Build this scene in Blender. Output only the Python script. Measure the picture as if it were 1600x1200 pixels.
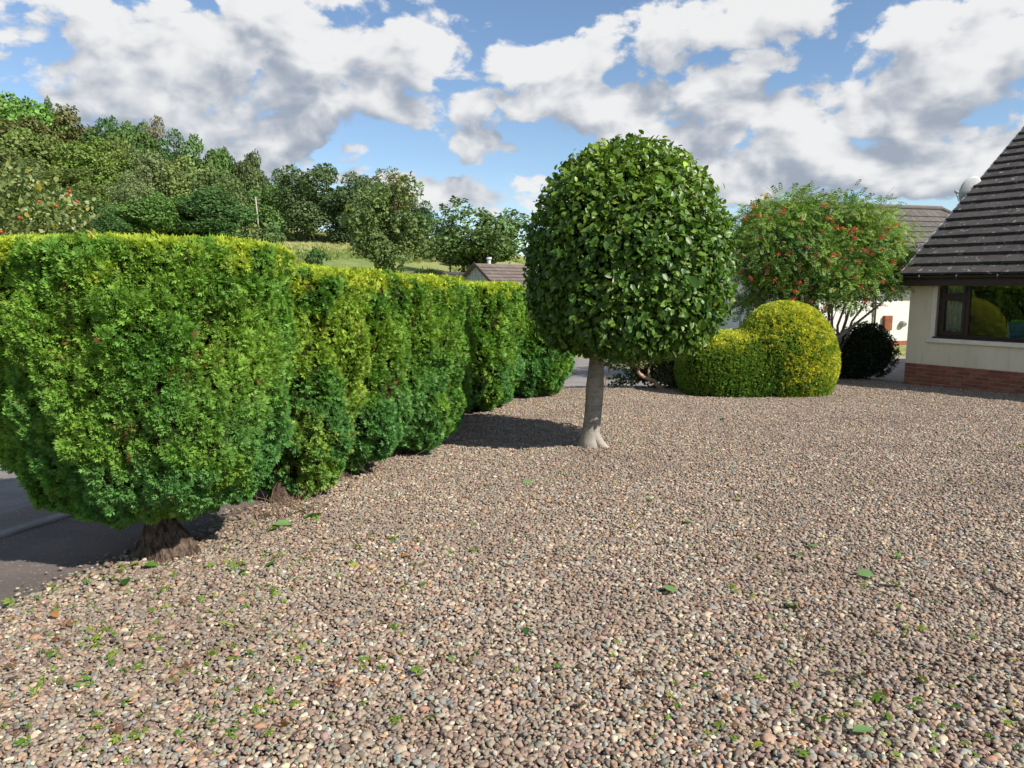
import bpy, math, random
import numpy as np

for o in list(bpy.data.objects):
    bpy.data.objects.remove(o)
random.seed(7)
RNG = np.random.default_rng(7)
SC = bpy.context.scene
COL = SC.collection
R = math.radians

# ------------------------------------------------------------------ camera
EYE = 1.6
FPX = 1120.0                       # focal length in pixels of the 1600 px wide photograph
PITCH = math.atan(153.0 / FPX)     # the level horizon lies 153 px above the centre
CP, SP = math.cos(PITCH), math.sin(PITCH)
cam = bpy.data.cameras.new('camera')
cam.sensor_width = 36.0
cam.lens = FPX / 1600.0 * 36.0
cam.clip_start = 0.05
cam.clip_end = 8000.0
camo = bpy.data.objects.new('camera', cam)
camo.location = (0, 0, EYE)
camo.rotation_euler = (math.pi / 2 - PITCH, 0, 0)
COL.objects.link(camo)
SC.camera = camo

# ------------------------------------------------------------------ sun and sky
SUN_TO = np.array([0.96, -0.68, 1.0])
SUN_TO = SUN_TO / np.linalg.norm(SUN_TO)
SUN_EL = math.asin(SUN_TO[2])
SUN_AZ = math.atan2(SUN_TO[0], SUN_TO[1])      # clockwise from +Y
sun = bpy.data.lights.new('sun', 'SUN')
sun.energy = 5.0
sun.angle = R(0.53)
sun.color = (1.0, 0.945, 0.86)
suno = bpy.data.objects.new('sun', sun)
COL.objects.link(suno)
suno.rotation_euler = (math.pi / 2 - SUN_EL, 0, math.pi - SUN_AZ)

SC.view_settings.view_transform = 'Standard'
SC.view_settings.look = 'None'
SC.view_settings.exposure = 0.42
SC.view_settings.gamma = 1.0
SC.view_settings.use_curve_mapping = False
SC.cycles.use_denoising = True
SC.cycles.max_bounces = 6
SC.cycles.transparent_max_bounces = 12
SC.cycles.caustics_reflective = False
SC.cycles.caustics_refractive = False

world = bpy.data.worlds.new('World')
SC.world = world
world.use_nodes = True


class NT:
    """Small helper to write node trees as expressions."""
    def __init__(self, tree):
        self.t = tree

    def n(self, kind, **kw):
        nd = self.t.nodes.new(kind)
        for k, v in kw.items():
            if k.startswith('i_'):
                nd.inputs[k[2:].replace('_', ' ')].default_value = v
            else:
                setattr(nd, k, v)
        return nd

    def link(self, a, b):
        self.t.links.new(a, b)

    def put(self, sock, v):
        if isinstance(v, (int, float)):
            sock.default_value = v
        elif isinstance(v, (tuple, list)):
            sock.default_value = v
        else:
            self.t.links.new(v, sock)

    def m(self, op, a, b=0.0, c=0.0, clamp=False):
        nd = self.t.nodes.new('ShaderNodeMath')
        nd.operation = op
        nd.use_clamp = clamp
        self.put(nd.inputs[0], a)
        self.put(nd.inputs[1], b)
        self.put(nd.inputs[2], c)
        return nd.outputs[0]

    def vm(self, op, a, b=(0, 0, 0)):
        nd = self.t.nodes.new('ShaderNodeVectorMath')
        nd.operation = op
        self.put(nd.inputs[0], a)
        self.put(nd.inputs[1], b)
        return nd.outputs[0]

    def ramp(self, v, a, b, lo=0.0, hi=1.0, smooth=True):
        nd = self.t.nodes.new('ShaderNodeMapRange')
        nd.interpolation_type = 'SMOOTHSTEP' if smooth else 'LINEAR'
        self.put(nd.inputs[0], v)
        for i, x in enumerate((a, b, lo, hi)):
            self.put(nd.inputs[1 + i], x)
        return nd.outputs[0]

    def mix(self, f, a, b, blend='MIX'):
        nd = self.t.nodes.new('ShaderNodeMix')
        nd.data_type = 'RGBA'
        nd.blend_type = blend
        self.put(nd.inputs[0], f)
        self.put(nd.inputs[6], a if not isinstance(a, tuple) else tuple(a) + (1,) * (4 - len(a)))
        self.put(nd.inputs[7], b if not isinstance(b, tuple) else tuple(b) + (1,) * (4 - len(b)))
        return nd.outputs[2]

    def noise(self, vec, scale, detail=4, rough=0.5, dist=0.0):
        nd = self.t.nodes.new('ShaderNodeTexNoise')
        if vec is not None:
            self.t.links.new(vec, nd.inputs['Vector'])
        nd.inputs['Scale'].default_value = scale
        nd.inputs['Detail'].default_value = detail
        nd.inputs['Roughness'].default_value = rough
        nd.inputs['Distortion'].default_value = dist
        return nd.outputs['Fac']

    def voro(self, vec, scale, detail=0, rough=0.5, feature='F1', smooth=None, out='Distance', rnd=1.0):
        nd = self.t.nodes.new('ShaderNodeTexVoronoi')
        nd.feature = feature
        if vec is not None:
            self.t.links.new(vec, nd.inputs['Vector'])
        nd.inputs['Scale'].default_value = scale
        if 'Detail' in nd.inputs:
            nd.inputs['Detail'].default_value = detail
            nd.inputs['Roughness'].default_value = rough
        if smooth is not None and 'Smoothness' in nd.inputs:
            nd.inputs['Smoothness'].default_value = smooth
        nd.inputs['Randomness'].default_value = rnd
        return nd.outputs[out]


def ray(px, py):
    """World direction of a pixel of the 1600 x 1200 photograph."""
    vx, vy = (px - 800.0) / FPX, (600.0 - py) / FPX
    return np.array([vx, CP + SP * vy, -SP + CP * vy])


def azel(px, py):
    d = ray(px, py)
    return math.atan2(d[0], d[1]), math.atan2(d[2], math.hypot(d[0], d[1]))


# cloud banks: where each stands in the sky (from the photograph), half width, half height, weight
CLOUDS = [
    (300, 95, 270, 100, 1.1), (510, 85, 230, 115, 1.25), (640, 75, 95, 75, 1.1), (140, 165, 60, 42, .9),
    (380, 215, 190, 52, 1.0), (745, 218, 70, 48, 1.0), (850, 112, 130, 66, 1.1), (700, 170, 120, 60, .8),
    (1140, 20, 190, 66, 1.1), (1130, 145, 62, 66, 1.15), (985, 180, 125, 62, 1.1), (1085, 220, 120, 50, 1.0),
    (1285, 190, 165, 60, 1.05), (1465, 150, 105, 62, 1.15), (1530, 62, 170, 84, 1.05),
    (1430, 232, 250, 50, 1.08), (1180, 278, 240, 36, 1.0), (1400, 292, 150, 34, 1.0), (740, 302, 170, 30, .95),
    (20, 70, 60, 60, .5), (450, 262, 120, 26, .8), (1080, 315, 160, 22, .7),
]


def build_cloud_groups():
    """bank: the broad shape of the cloud banks by direction."""
    g = bpy.data.node_groups.new('cloud_bank', 'ShaderNodeTree')
    g.interface.new_socket('Vector', in_out='INPUT', socket_type='NodeSocketVector')
    g.interface.new_socket('Density', in_out='OUTPUT', socket_type='NodeSocketFloat')
    gi = g.nodes.new('NodeGroupInput')
    go = g.nodes.new('NodeGroupOutput')
    N = NT(g)
    sep = g.nodes.new('ShaderNodeSeparateXYZ')
    N.link(gi.outputs[0], sep.inputs[0])
    az = N.m('ARCTAN2', sep.outputs[0], sep.outputs[1])
    el = N.m('ARCSINE', sep.outputs[2])
    cmb = g.nodes.new('ShaderNodeCombineXYZ')
    N.link(az, cmb.inputs[0])
    N.link(el, cmb.inputs[1])
    best = None
    for (px, py, rx, ry, w) in CLOUDS:
        a0, e0 = azel(px, py)
        k = math.sqrt(.85 * w)
        ra, re = rx / FPX / k, ry / FPX / k
        q = g.nodes.new('ShaderNodeVectorMath')
        q.operation = 'MULTIPLY_ADD'
        N.link(cmb.outputs[0], q.inputs[0])
        q.inputs[1].default_value = (1 / ra, 1 / re, 0)
        q.inputs[2].default_value = (-a0 / ra, -e0 / re, 0)
        dt = g.nodes.new('ShaderNodeVectorMath')
        dt.operation = 'DOT_PRODUCT'
        N.link(q.outputs[0], dt.inputs[0])
        N.link(q.outputs[0], dt.inputs[1])
        b = N.m('SUBTRACT', w, dt.outputs['Value'])
        best = b if best is None else N.m('MAXIMUM', best, b)
    # beyond the photograph the same broken cumulus goes on
    wide = N.m('MINIMUM', N.m('MULTIPLY_ADD', N.noise(gi.outputs[0], 3.0, 2, .5), 5.5, -2.5), 1.0)
    outm = N.m('MAXIMUM', N.ramp(N.m('ABSOLUTE', az), .72, .95), N.ramp(el, .50, .66))
    base = N.m('ADD', N.m('MULTIPLY', best, N.m('SUBTRACT', 1.0, outm)), N.m('MULTIPLY', wide, outm))
    base = N.m('MAXIMUM', base, N.ramp(el, .115, .03, -1.2, .62))   # far banks close up towards the horizon
    N.link(N.m('MAXIMUM', base, -1.2), go.inputs[0])
    return g


def build_world():
    t = world.node_tree
    t.nodes.clear()
    N = NT(t)
    out = t.nodes.new('ShaderNodeOutputWorld')
    tc = t.nodes.new('ShaderNodeTexCoord')
    d = tc.outputs['Generated']
    sky = t.nodes.new('ShaderNodeTexSky')
    sky.sky_type = 'NISHITA'
    sky.sun_disc = False
    sky.sun_elevation = SUN_EL
    sky.sun_rotation = SUN_AZ
    sky.altitude = 60
    sky.air_density = 1.0
    sky.dust_density = 0.0
    sky.ozone_density = 3.0
    bg1 = t.nodes.new('ShaderNodeBackground')
    bg1.inputs[1].default_value = 0.110
    N.link(sky.outputs[0], bg1.inputs[0])
    grp = build_cloud_groups()
    s = SUN_TO

    def bank(v):
        nd = t.nodes.new('ShaderNodeGroup')
        nd.node_tree = grp
        N.link(v, nd.inputs[0])
        return nd.outputs[0]

    flat = N.vm('MULTIPLY', d, (1.0, 1.0, 1.55))
    wn = t.nodes.new('ShaderNodeTexNoise')
    N.link(flat, wn.inputs['Vector'])
    wn.inputs['Scale'].default_value = 8.0
    wn.inputs['Detail'].default_value = 2.0
    wv = N.vm('SUBTRACT', wn.outputs['Color'], (.5, .5, .5))
    dw = N.vm('ADD', d, N.vm('MULTIPLY', wv, (.10, .10, .075)))
    flatw = N.vm('ADD', flat, N.vm('MULTIPLY', wv, (.05, .05, .05)))

    def billow(v, detail):
        a = N.noise(v, 12.0, detail, .62)
        p1 = N.voro(v, 16.0, 0, .5, 'F1')
        p2 = N.voro(v, 38.0, 0, .5, 'F1')
        return N.m('ADD', N.m('MULTIPLY_ADD', a, 2.7, -1.35),
                   N.m('ADD', N.m('MULTIPLY_ADD', p1, -.85, .38), N.m('MULTIPLY_ADD', p2, -.46, .20)))
    up1 = tuple(np.array([s[0], 0.0, 1.1]) * 0.026)
    up2 = tuple(np.array([s[0] * .5, 0.0, 1.1]) * 0.060)
    b0 = bank(dw)
    n0 = billow(flatw, 6)
    n1 = billow(N.vm('ADD', flatw, tuple(np.array(up1) * (1, 1, 1.55))), 3)
    d0 = N.m('ADD', N.m('MULTIPLY_ADD', b0, .95, -.19), n0)
    b2 = bank(N.vm('ADD', dw, up2))
    cover = N.ramp(d0, -.03, .32)
    puffy = N.m('SUBTRACT', n0, n1)                                # the side of a billow turned to the sun
    grad = N.m('SUBTRACT', b0, b2)                                 # tops of the banks against their bases
    lit = N.m('ADD', N.m('MULTIPLY', puffy, .52), N.m('MULTIPLY_ADD', grad, .36, .60))
    lit = N.m('MULTIPLY_ADD', N.m('MAXIMUM', d0, 0.0), -.10, lit)
    lit = N.ramp(lit, .15, .95)
    ccol = N.mix(lit, (.265, .30, .36), (.66, .66, .66))
    bg2 = t.nodes.new('ShaderNodeBackground')
    N.link(ccol, bg2.inputs[0])
    bg2.inputs[1].default_value = 1.0
    mx = t.nodes.new('ShaderNodeMixShader')
    N.link(N.m('MULTIPLY', cover, .97), mx.inputs[0])
    N.link(bg1.outputs[0], mx.inputs[1])
    N.link(bg2.outputs[0], mx.inputs[2])
    N.link(mx.outputs[0], out.inputs[0])
    world.cycles.sampling_method = 'MANUAL'
    world.cycles.sample_map_resolution = 256


build_world()

# ------------------------------------------------------------------ helpers: placing
SLOPE = 0.028                       # the gravel falls gently away from the camera


def gz(y):
    return -SLOPE * min(max(y, -6.0), 22.0)


def gnd(px, py):
    d = ray(px, py)
    t = EYE / (-SLOPE * d[1] - d[2])
    return np.array([0, 0, EYE]) + t * d


def at(px, py, Y):
    """The point that stands Y metres ahead on the line of sight of a pixel."""
    d = ray(px, py)
    return np.array([0, 0, EYE]) + d * (Y / d[1])


HO = np.array([-2.32, 4.62])        # hedge axis
HU = np.array([.291, .957])         # along the hedge, away from the camera
HV = np.array([.957, -.291])        # to the gravel side


def hv(u, v):
    return HO + HU * u + HV * v


# ------------------------------------------------------------------ helpers: noise in numpy
def _hash(ix, iy, iz, seed):
    h = (ix.astype(np.int64) * 374761393 + iy.astype(np.int64) * 668265263 + iz.astype(np.int64) * 2147483647 + seed * 974711) & 0xffffffff
    h = ((h ^ (h >> 13)) * 1274126177) & 0xffffffff
    h = ((h ^ (h >> 16)) * 2246822519) & 0xffffffff
    return ((h ^ (h >> 15)) & 0xffffff) / float(0xffffff)


def vnoise(p, seed=0):
    p = np.asarray(p, float)
    i = np.floor(p)
    f = p - i
    f = f * f * (3 - 2 * f)
    i = i.astype(np.int64)
    r = 0
    for dx in (0, 1):
        for dy in (0, 1):
            for dz in (0, 1):
                w = (f[:, 0] if dx else 1 - f[:, 0]) * (f[:, 1] if dy else 1 - f[:, 1]) * (f[:, 2] if dz else 1 - f[:, 2])
                r = r + w * _hash(i[:, 0] + dx, i[:, 1] + dy, i[:, 2] + dz, seed)
    return r


def fbm(p, oct=3, seed=0):
    r, a, s = 0, .5, 0
    for k in range(oct):
        r = r + a * vnoise(np.asarray(p) * 2 ** k, seed + 17 * k)
        s += a
        a *= .5
    return r / s


def worley(p, seed=0):
    """Distance to the nearest of the jittered lattice points."""
    p = np.asarray(p, float)
    i = np.floor(p).astype(np.int64)
    best = np.full(len(p), 9.0)
    for dx in (-1, 0, 1):
        for dy in (-1, 0, 1):
            for dz in (-1, 0, 1):
                cx, cy, cz = i[:, 0] + dx, i[:, 1] + dy, i[:, 2] + dz
                q = np.stack([cx + _hash(cx, cy, cz, seed + 1), cy + _hash(cx, cy, cz, seed + 2), cz + _hash(cx, cy, cz, seed + 3)], 1)
                d = ((q - p) ** 2).sum(1)
                best = np.minimum(best, d)
    return np.sqrt(best)


def nrm(v):
    return v / np.maximum(np.linalg.norm(v, axis=-1, keepdims=True), 1e-9)


# ------------------------------------------------------------------ helpers: meshes and objects
def mesh_np(name, verts, faces, mat=None, col=None, smooth=True):
    """One mesh out of arrays; faces is one (n, k) array or a list of index lists; col one RGB for each vertex."""
    me = bpy.data.meshes.new(name)
    verts = np.asarray(verts, np.float32)
    if isinstance(faces, np.ndarray):
        nf, k = faces.shape
        me.vertices.add(len(verts))
        me.vertices.foreach_set('co', verts.ravel())
        me.loops.add(nf * k)
        me.loops.foreach_set('vertex_index', faces.astype(np.int32).ravel())
        me.polygons.add(nf)
        me.polygons.foreach_set('loop_start', np.arange(0, nf * k, k, dtype=np.int32))
        me.update(calc_edges=True)
    else:
        me.from_pydata([tuple(map(float, v)) for v in verts], [], [tuple(int(i) for i in f) for f in faces])
        me.update()
    if smooth:
        me.polygons.foreach_set('use_smooth', np.ones(len(me.polygons), dtype=bool))
    if col is not None:
        at_ = me.color_attributes.new('Col', 'FLOAT_COLOR', 'POINT')
        c4 = np.ones((len(verts), 4), np.float32)
        c4[:, :3] = col
        at_.data.foreach_set('color', c4.ravel())
    if mat is not None:
        me.materials.append(mat)
    return me


def obj(name, me, parent=None, loc=None):
    o = bpy.data.objects.new(name, me)
    COL.objects.link(o)
    if parent is not None:
        o.parent = parent
    if loc is not None:
        o.location = [float(v) for v in loc]
    return o


def tag(o, label=None, cat=None, group=None, kind=None):
    if label:
        o['label'] = label
    if cat:
        o['category'] = cat
    if group:
        o['group'] = group
    if kind:
        o['kind'] = kind
    return o


def thing(name, label, cat, loc=(0, 0, 0), rz=0.0, group=None):
    o = obj(name, None, None, loc)
    o.rotation_euler = (0, 0, rz)
    return tag(o, label, cat, group)


class MB:
    """Collects boxes, tubes and faces for ONE mesh."""
    def __init__(self):
        self.v, self.f = [], []

    def add(self, v, f):
        n = len(self.v)
        self.v += [tuple(map(float, q)) for q in v]
        self.f += [tuple(int(i) + n for i in q) for q in f]
        return self

    def box(self, a, b, bev=0.0):
        (x0, y0, z0), (x1, y1, z1) = a, b
        if bev <= 0:
            v = [(x0, y0, z0), (x1, y0, z0), (x1, y1, z0), (x0, y1, z0), (x0, y0, z1), (x1, y0, z1), (x1, y1, z1), (x0, y1, z1)]
            f = [(0, 3, 2, 1), (4, 5, 6, 7), (0, 1, 5, 4), (1, 2, 6, 5), (2, 3, 7, 6), (3, 0, 4, 7)]
            return self.add(v, f)
        e = bev
        v = []
        for (xa, xb, ya, yb, z) in ((x0 + e, x1 - e, y0 + e, y1 - e, z0), (x0, x1, y0, y1, z0 + e), (x0, x1, y0, y1, z1 - e), (x0 + e, x1 - e, y0 + e, y1 - e, z1)):
            v += [(xa, ya, z), (xb, ya, z), (xb, yb, z), (xa, yb, z)]
        f = [(0, 3, 2, 1), (12, 13, 14, 15)]
        for k in range(3):
            for i in range(4):
                j = (i + 1) % 4
                f.append((4 * k + i, 4 * k + j, 4 * k + 4 + j, 4 * k + 4 + i))
        return self.add(v, f)

    def tube(self, pts, rad, sides=7, cap=True):
        pts = np.asarray(pts, float)
        n = len(pts)
        rad = np.broadcast_to(np.asarray(rad, float), (n,))
        v, f = [], []
        ref = None
        for i in range(n):
            t = pts[min(i + 1, n - 1)] - pts[max(i - 1, 0)]
            t = t / max(np.linalg.norm(t), 1e-9)
            if ref is None:
                ref = np.array([1.0, 0, 0]) if abs(t[0]) < .8 else np.array([0, 1.0, 0])
            a = np.cross(t, ref)
            a = a / max(np.linalg.norm(a), 1e-9)
            b = np.cross(t, a)
            ref = -b if False else np.cross(a, t)
            for k in range(sides):
                w = 2 * math.pi * k / sides
                v.append(pts[i] + rad[i] * (a * math.cos(w) + b * math.sin(w)))
        for i in range(n - 1):
            for k in range(sides):
                j = (k + 1) % sides
                f.append((i * sides + k, i * sides + j, (i + 1) * sides + j, (i + 1) * sides + k))
        if cap:
            f.append(tuple(range(sides))[::-1])
            f.append(tuple(range((n - 1) * sides, n * sides)))
        return self.add(v, f)

    def mesh(self, name, mat, smooth=False):
        return mesh_np(name, np.array(self.v), self.f, mat, smooth=smooth)

    def obj(self, name, mat, parent=None, smooth=False):
        return obj(name, self.mesh(name, mat, smooth), parent)


def bezier(p0, p1, p2, n=6):
    t = np.linspace(0, 1, n)[:, None]
    p0, p1, p2 = map(np.asarray, (p0, p1, p2))
    return (1 - t) ** 2 * p0 + 2 * t * (1 - t) * p1 + t * t * p2


# ------------------------------------------------------------------ materials
def new_mat(name):
    m = bpy.data.materials.new(name)
    m.use_nodes = True
    t = m.node_tree
    N = NT(t)
    bsdf = t.nodes['Principled BSDF']
    return m, N, bsdf


def coords(N, kind='Object'):
    return N.t.nodes.new('ShaderNodeTexCoord').outputs[kind]


def bump(N, bsdf, h, strength=.3, dist=.01):
    b = N.t.nodes.new('ShaderNodeBump')
    b.inputs['Strength'].default_value = strength
    b.inputs['Distance'].default_value = dist
    N.link(h, b.inputs['Height'])
    N.link(b.outputs[0], bsdf.inputs['Normal'])


def leaf_mat(name, rough=.5, trans=.25, spec=.3, tint=False, tcol=(1.15, 1.25, .45), back=None):
    """Leaves coloured one by one (attribute Col), a little light passing through."""
    m, N, b = new_mat(name)
    a = N.t.nodes.new('ShaderNodeAttribute')
    a.attribute_name = 'Col'
    c = a.outputs['Color']
    if tint:
        oi = N.t.nodes.new('ShaderNodeObjectInfo')
        c = N.mix(1.0, c, oi.outputs['Color'], 'MULTIPLY')
    N.link(c, b.inputs['Base Color'])
    b.inputs['Roughness'].default_value = rough
    b.inputs['Specular IOR Level'].default_value = spec
    tr = N.t.nodes.new('ShaderNodeBsdfTranslucent')
    N.link(N.mix(1.0, c, tcol, 'MULTIPLY'), tr.inputs[0])
    mx = N.t.nodes.new('ShaderNodeMixShader')
    mx.inputs[0].default_value = trans
    N.link(b.outputs[0], mx.inputs[1])
    N.link(tr.outputs[0], mx.inputs[2])
    N.link(mx.outputs[0], N.t.nodes['Material Output'].inputs[0])
    return m


def noise_mat(name, c1, c2, scale=6.0, rough=.85, detail=5, c3=None, s3=30.0, bmp=0.0, bscale=60.0, bdist=.01, lo=.35, hi=.65, spec=.3):
    m, N, b = new_mat(name)
    v = coords(N)
    c = N.mix(N.ramp(N.noise(v, scale, detail, .6), lo, hi), c1, c2)
    if c3 is not None:
        c = N.mix(N.ramp(N.noise(v, s3, 3, .6), .55, .75), c, c3)
    N.link(c, b.inputs['Base Color'])
    b.inputs['Roughness'].default_value = rough
    b.inputs['Specular IOR Level'].default_value = spec
    if bmp:
        bump(N, b, N.noise(v, bscale, 4, .6), bmp, bdist)
    return m


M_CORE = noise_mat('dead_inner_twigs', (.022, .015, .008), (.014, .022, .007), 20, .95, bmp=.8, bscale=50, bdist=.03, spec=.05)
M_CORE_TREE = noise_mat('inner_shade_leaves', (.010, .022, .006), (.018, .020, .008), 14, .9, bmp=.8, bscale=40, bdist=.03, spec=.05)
def bark_mat():
    m, N, b = new_mat('fibrous_brown_bark')
    v = N.vm('MULTIPLY', coords(N), (1.0, 1.0, .16))
    h = N.noise(v, 34, 5, .65, .4)
    c = N.mix(N.ramp(h, .36, .62), (.048, .032, .023), (.20, .145, .105))
    c = N.mix(N.m('MULTIPLY', N.ramp(N.noise(coords(N), 6, 3, .6), .5, .75), .5), c, (.20, .16, .13))
    N.link(c, b.inputs['Base Color'])
    b.inputs['Roughness'].default_value = .95
    b.inputs['Specular IOR Level'].default_value = .1
    bump(N, b, h, 1.0, .05)
    return m


M_BARK = bark_mat()
M_SPRAY = leaf_mat('conifer_sprays', .58, .34, .22)
M_LEAF = leaf_mat('broad_leaves', .40, .30, .40)
M_FAR = leaf_mat('far_leaves', .6, .25, .15, tint=True)
M_SMALL = leaf_mat('small_leaves', .5, .28, .25)

# ------------------------------------------------------------------ leaf templates
def kite(x0, ang, L, w, droop=0.0):
    """One narrow leaflet: 4 corners in the plane, tip drooping."""
    c, s = math.cos(ang), math.sin(ang)
    def P(a, b, z):
        return (x0 + a * c - b * s, a * s + b * c, z)
    return [P(0, 0, 0), P(L * .55, -w, -droop * .3), P(L, 0, -droop), P(L * .55, w, -droop * .3)]


def template(parts):
    v, f = [], []
    for q in parts:
        n = len(v)
        v += q
        f.append((n, n + 1, n + 2, n + 3))
    return np.array(v, float), np.array(f, int)


SPRAY = template([kite(.12, 0, .88, .11, .18), kite(.30, .56, .58, .11, .14), kite(.30, -.56, .58, .11, .14), kite(.04, .95, .54, .11, .05), kite(.04, -.95, .54, .11, .05)])
SPRAY_S = template([kite(.05, 0, .95, .17, .15), kite(.10, .75, .70, .16, .08), kite(.10, -.75, .70, .16, .08), kite(.4, .6, .45, .13, .2)])
TUFT = template([kite(0, .1, 1.0, .15, .1), kite(.1, .8, .7, .14, -.15), kite(.1, -.7, .75, .14, .2)])
# pointed oval leaf folded along its midrib: 6 quads
def oval(width=.33, fold=.10, curl=.12):
    xs = [0, .28, .66, 1.0]
    ws = [0.02, width * .95, width * .86, 0.0]
    v, f = [], []
    for x, w in zip(xs, ws):
        z = -curl * x * x
        v += [(x, -w, z + fold * w / width), (x, 0, z), (x, w, z + fold * w / width)]
    for i in range(3):
        a = 3 * i
        f += [(a, a + 3, a + 4, a + 1), (a + 1, a + 4, a + 5, a + 2)]
    return np.array(v, float), np.array(f, int)


OVAL = oval(.34, .10, .16)
def pinnate(n=6, w=.055, L=.30):
    parts = []
    for i in range(n):
        x = .18 + .68 * i / (n - 1)
        k = L * (1.0 - .35 * abs(i / (n - 1) - .45))
        parts += [kite(x, .95, k, w, .05), kite(x, -.95, k, w, .05)]
    parts.append(kite(.86, 0, L * .8, w, .05))
    v, f = template(parts)
    v[:, 2] -= .25 * v[:, 0] ** 2
    return v, f


PINNATE = pinnate(4, .075, .32)
CARD = (np.array([(0, -.42, 0), (.5, -.5, .16), (1, -.32, 0), (0, .42, .05), (.5, .5, .2), (1, .36, .0)], float), np.array([(0, 1, 4, 3), (1, 2, 5, 4)], int))


def scatter(tpl, pos, ax, up, scale, col, tip=None, tipgain=(1.0, 1.0, 1.0)):
    """Copies of a leaf: ax = along the leaf, up = its face. Returns verts, faces, colours."""
    tv, tf = tpl
    n = len(pos)
    X = nrm(ax)
    Y = nrm(np.cross(up, X))
    Z = np.cross(X, Y)
    s = np.asarray(scale, float).reshape(n, 1, 1)
    v = pos[:, None, :] + s * (tv[None, :, 0, None] * X[:, None, :] + tv[None, :, 1, None] * Y[:, None, :] + tv[None, :, 2, None] * Z[:, None, :])
    f = tf[None] + (np.arange(n) * len(tv))[:, None, None]
    c = np.repeat(col[:, None, :], len(tv), 1)
    if tip is not None:
        w = np.clip(tv[:, 0], 0, 1)[None, :, None] ** 1.5 * tip
        c = c * (1 - w) + c * np.array(tipgain)[None, None, :] * w
    return v.reshape(-1, 3), f.reshape(-1, tf.shape[1]), c.reshape(-1, 3)


def lathe(profile, a, b, n=2.6, nt=96, ns=64, rot=0.0):
    """A closed body: profile (radius 0..1, z) turned on a superellipse plan a x b. Grid (ns, nt, 3)."""
    pr = np.array(profile, float)
    seg = np.r_[0, np.cumsum(np.linalg.norm(np.diff(pr * [max(a, b), 1], axis=0), axis=1))]
    s = np.linspace(0, seg[-1], ns)
    r = np.interp(s, seg, pr[:, 0])
    z = np.interp(s, seg, pr[:, 1])
    k = np.ones(5) / 5
    rp = np.convolve(np.pad(r, 2, 'edge'), k, 'valid')
    zp = np.convolve(np.pad(z, 2, 'edge'), k, 'valid')
    r[1:-1], z[1:-1] = rp[1:-1], zp[1:-1]
    th = np.linspace(0, 2 * math.pi, nt, endpoint=False)
    c, q = np.cos(th), np.sin(th)
    x = a * np.sign(c) * np.abs(c) ** (2 / n)
    y = b * np.sign(q) * np.abs(q) ** (2 / n)
    x, y = x * math.cos(rot) - y * math.sin(rot), x * math.sin(rot) + y * math.cos(rot)
    return np.stack([r[:, None] * x[None], r[:, None] * y[None], np.repeat(z[:, None], nt, 1)], 2)


def grid_faces(ns, nt):
    i, j = np.meshgrid(np.arange(ns - 1), np.arange(nt), indexing='ij')
    j2 = (j + 1) % nt
    return np.stack([i * nt + j, i * nt + j2, (i + 1) * nt + j2, (i + 1) * nt + j], 2).reshape(-1, 4)


def grid_normals(G):
    du = np.roll(G, -1, 1) - np.roll(G, 1, 1)
    dv = np.gradient(G, axis=0)
    n = nrm(np.cross(du, dv))
    return n


def sample_grid(G, n, rng, weight=None):
    """n points spread evenly over the surface of a lathe grid, with normals."""
    ns, nt, _ = G.shape
    F = grid_faces(ns, nt)
    V = G.reshape(-1, 3)
    Nn = grid_normals(G).reshape(-1, 3)
    d1, d2 = V[F[:, 2]] - V[F[:, 0]], V[F[:, 3]] - V[F[:, 1]]
    area = np.linalg.norm(np.cross(d1, d2), axis=1) * .5
    w = area.copy()
    if weight is not None:
        w = w * weight(V[F].mean(1), nrm(Nn[F].mean(1)))
    k = rng.choice(len(F), n, p=w / w.sum())
    u, v = rng.random((n, 1)), rng.random((n, 1))
    q = lambda A: (A[F[k, 0]] * (1 - u) + A[F[k, 1]] * u) * (1 - v) + (A[F[k, 3]] * (1 - u) + A[F[k, 2]] * u) * v
    return q(V), nrm(q(Nn)), float(area.sum())


def sm(x, a, b):
    t = np.clip((x - a) / (b - a), 0, 1)
    return t * t * (3 - 2 * t)

# ------------------------------------------------------------------ ground, road, pavement, gravel
def _tan(px, py):
    d = ray(px, py)
    return math.atan2(d[0], d[1]), d[2] / math.hypot(d[0], d[1])


_CREST = [_tan(*q) for q in ((-500, 290), (-250, 290), (-100, 296), (0, 304), (100, 314), (200, 326), (300, 342), (370, 354), (450, 359), (600, 364),
                             (690, 374), (760, 388), (840, 408), (950, 430), (1100, 444), (1300, 447))]
_CA = np.array([c[0] for c in _CREST])
_CT = np.array([c[1] for c in _CREST])


def tz(x, y):
    """Height of the land: nearly level by the houses, a field and a wooded hill beyond on the left."""
    x, y = np.asarray(x, float), np.asarray(y, float)
    r = np.hypot(x, y)
    az = np.arctan2(x, y)
    near = -SLOPE * np.clip(y, -6, 22) - .07
    t = np.interp(az, _CA, _CT) * sm(az, -1.75, -1.0)
    H = 180.0 * t + EYE - near
    k = np.clip((r - 52) / 128.0, 0, None)
    p = np.where(k < 1, k ** 1.12, 1 + .25 * (1 - np.exp(-(k - 1) * 2)))
    z = near + np.maximum(H, 0) * p
    q = np.stack([x * .03, y * .03, 0 * x], -1).reshape(-1, 3)
    z = z + ((fbm(q, 3, 5).reshape(x.shape) - .5) * 2.2) * sm(r, 60, 130)
    far = sm(r, 400, 2500) * 25.0
    return z - far * (z > 2)


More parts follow.
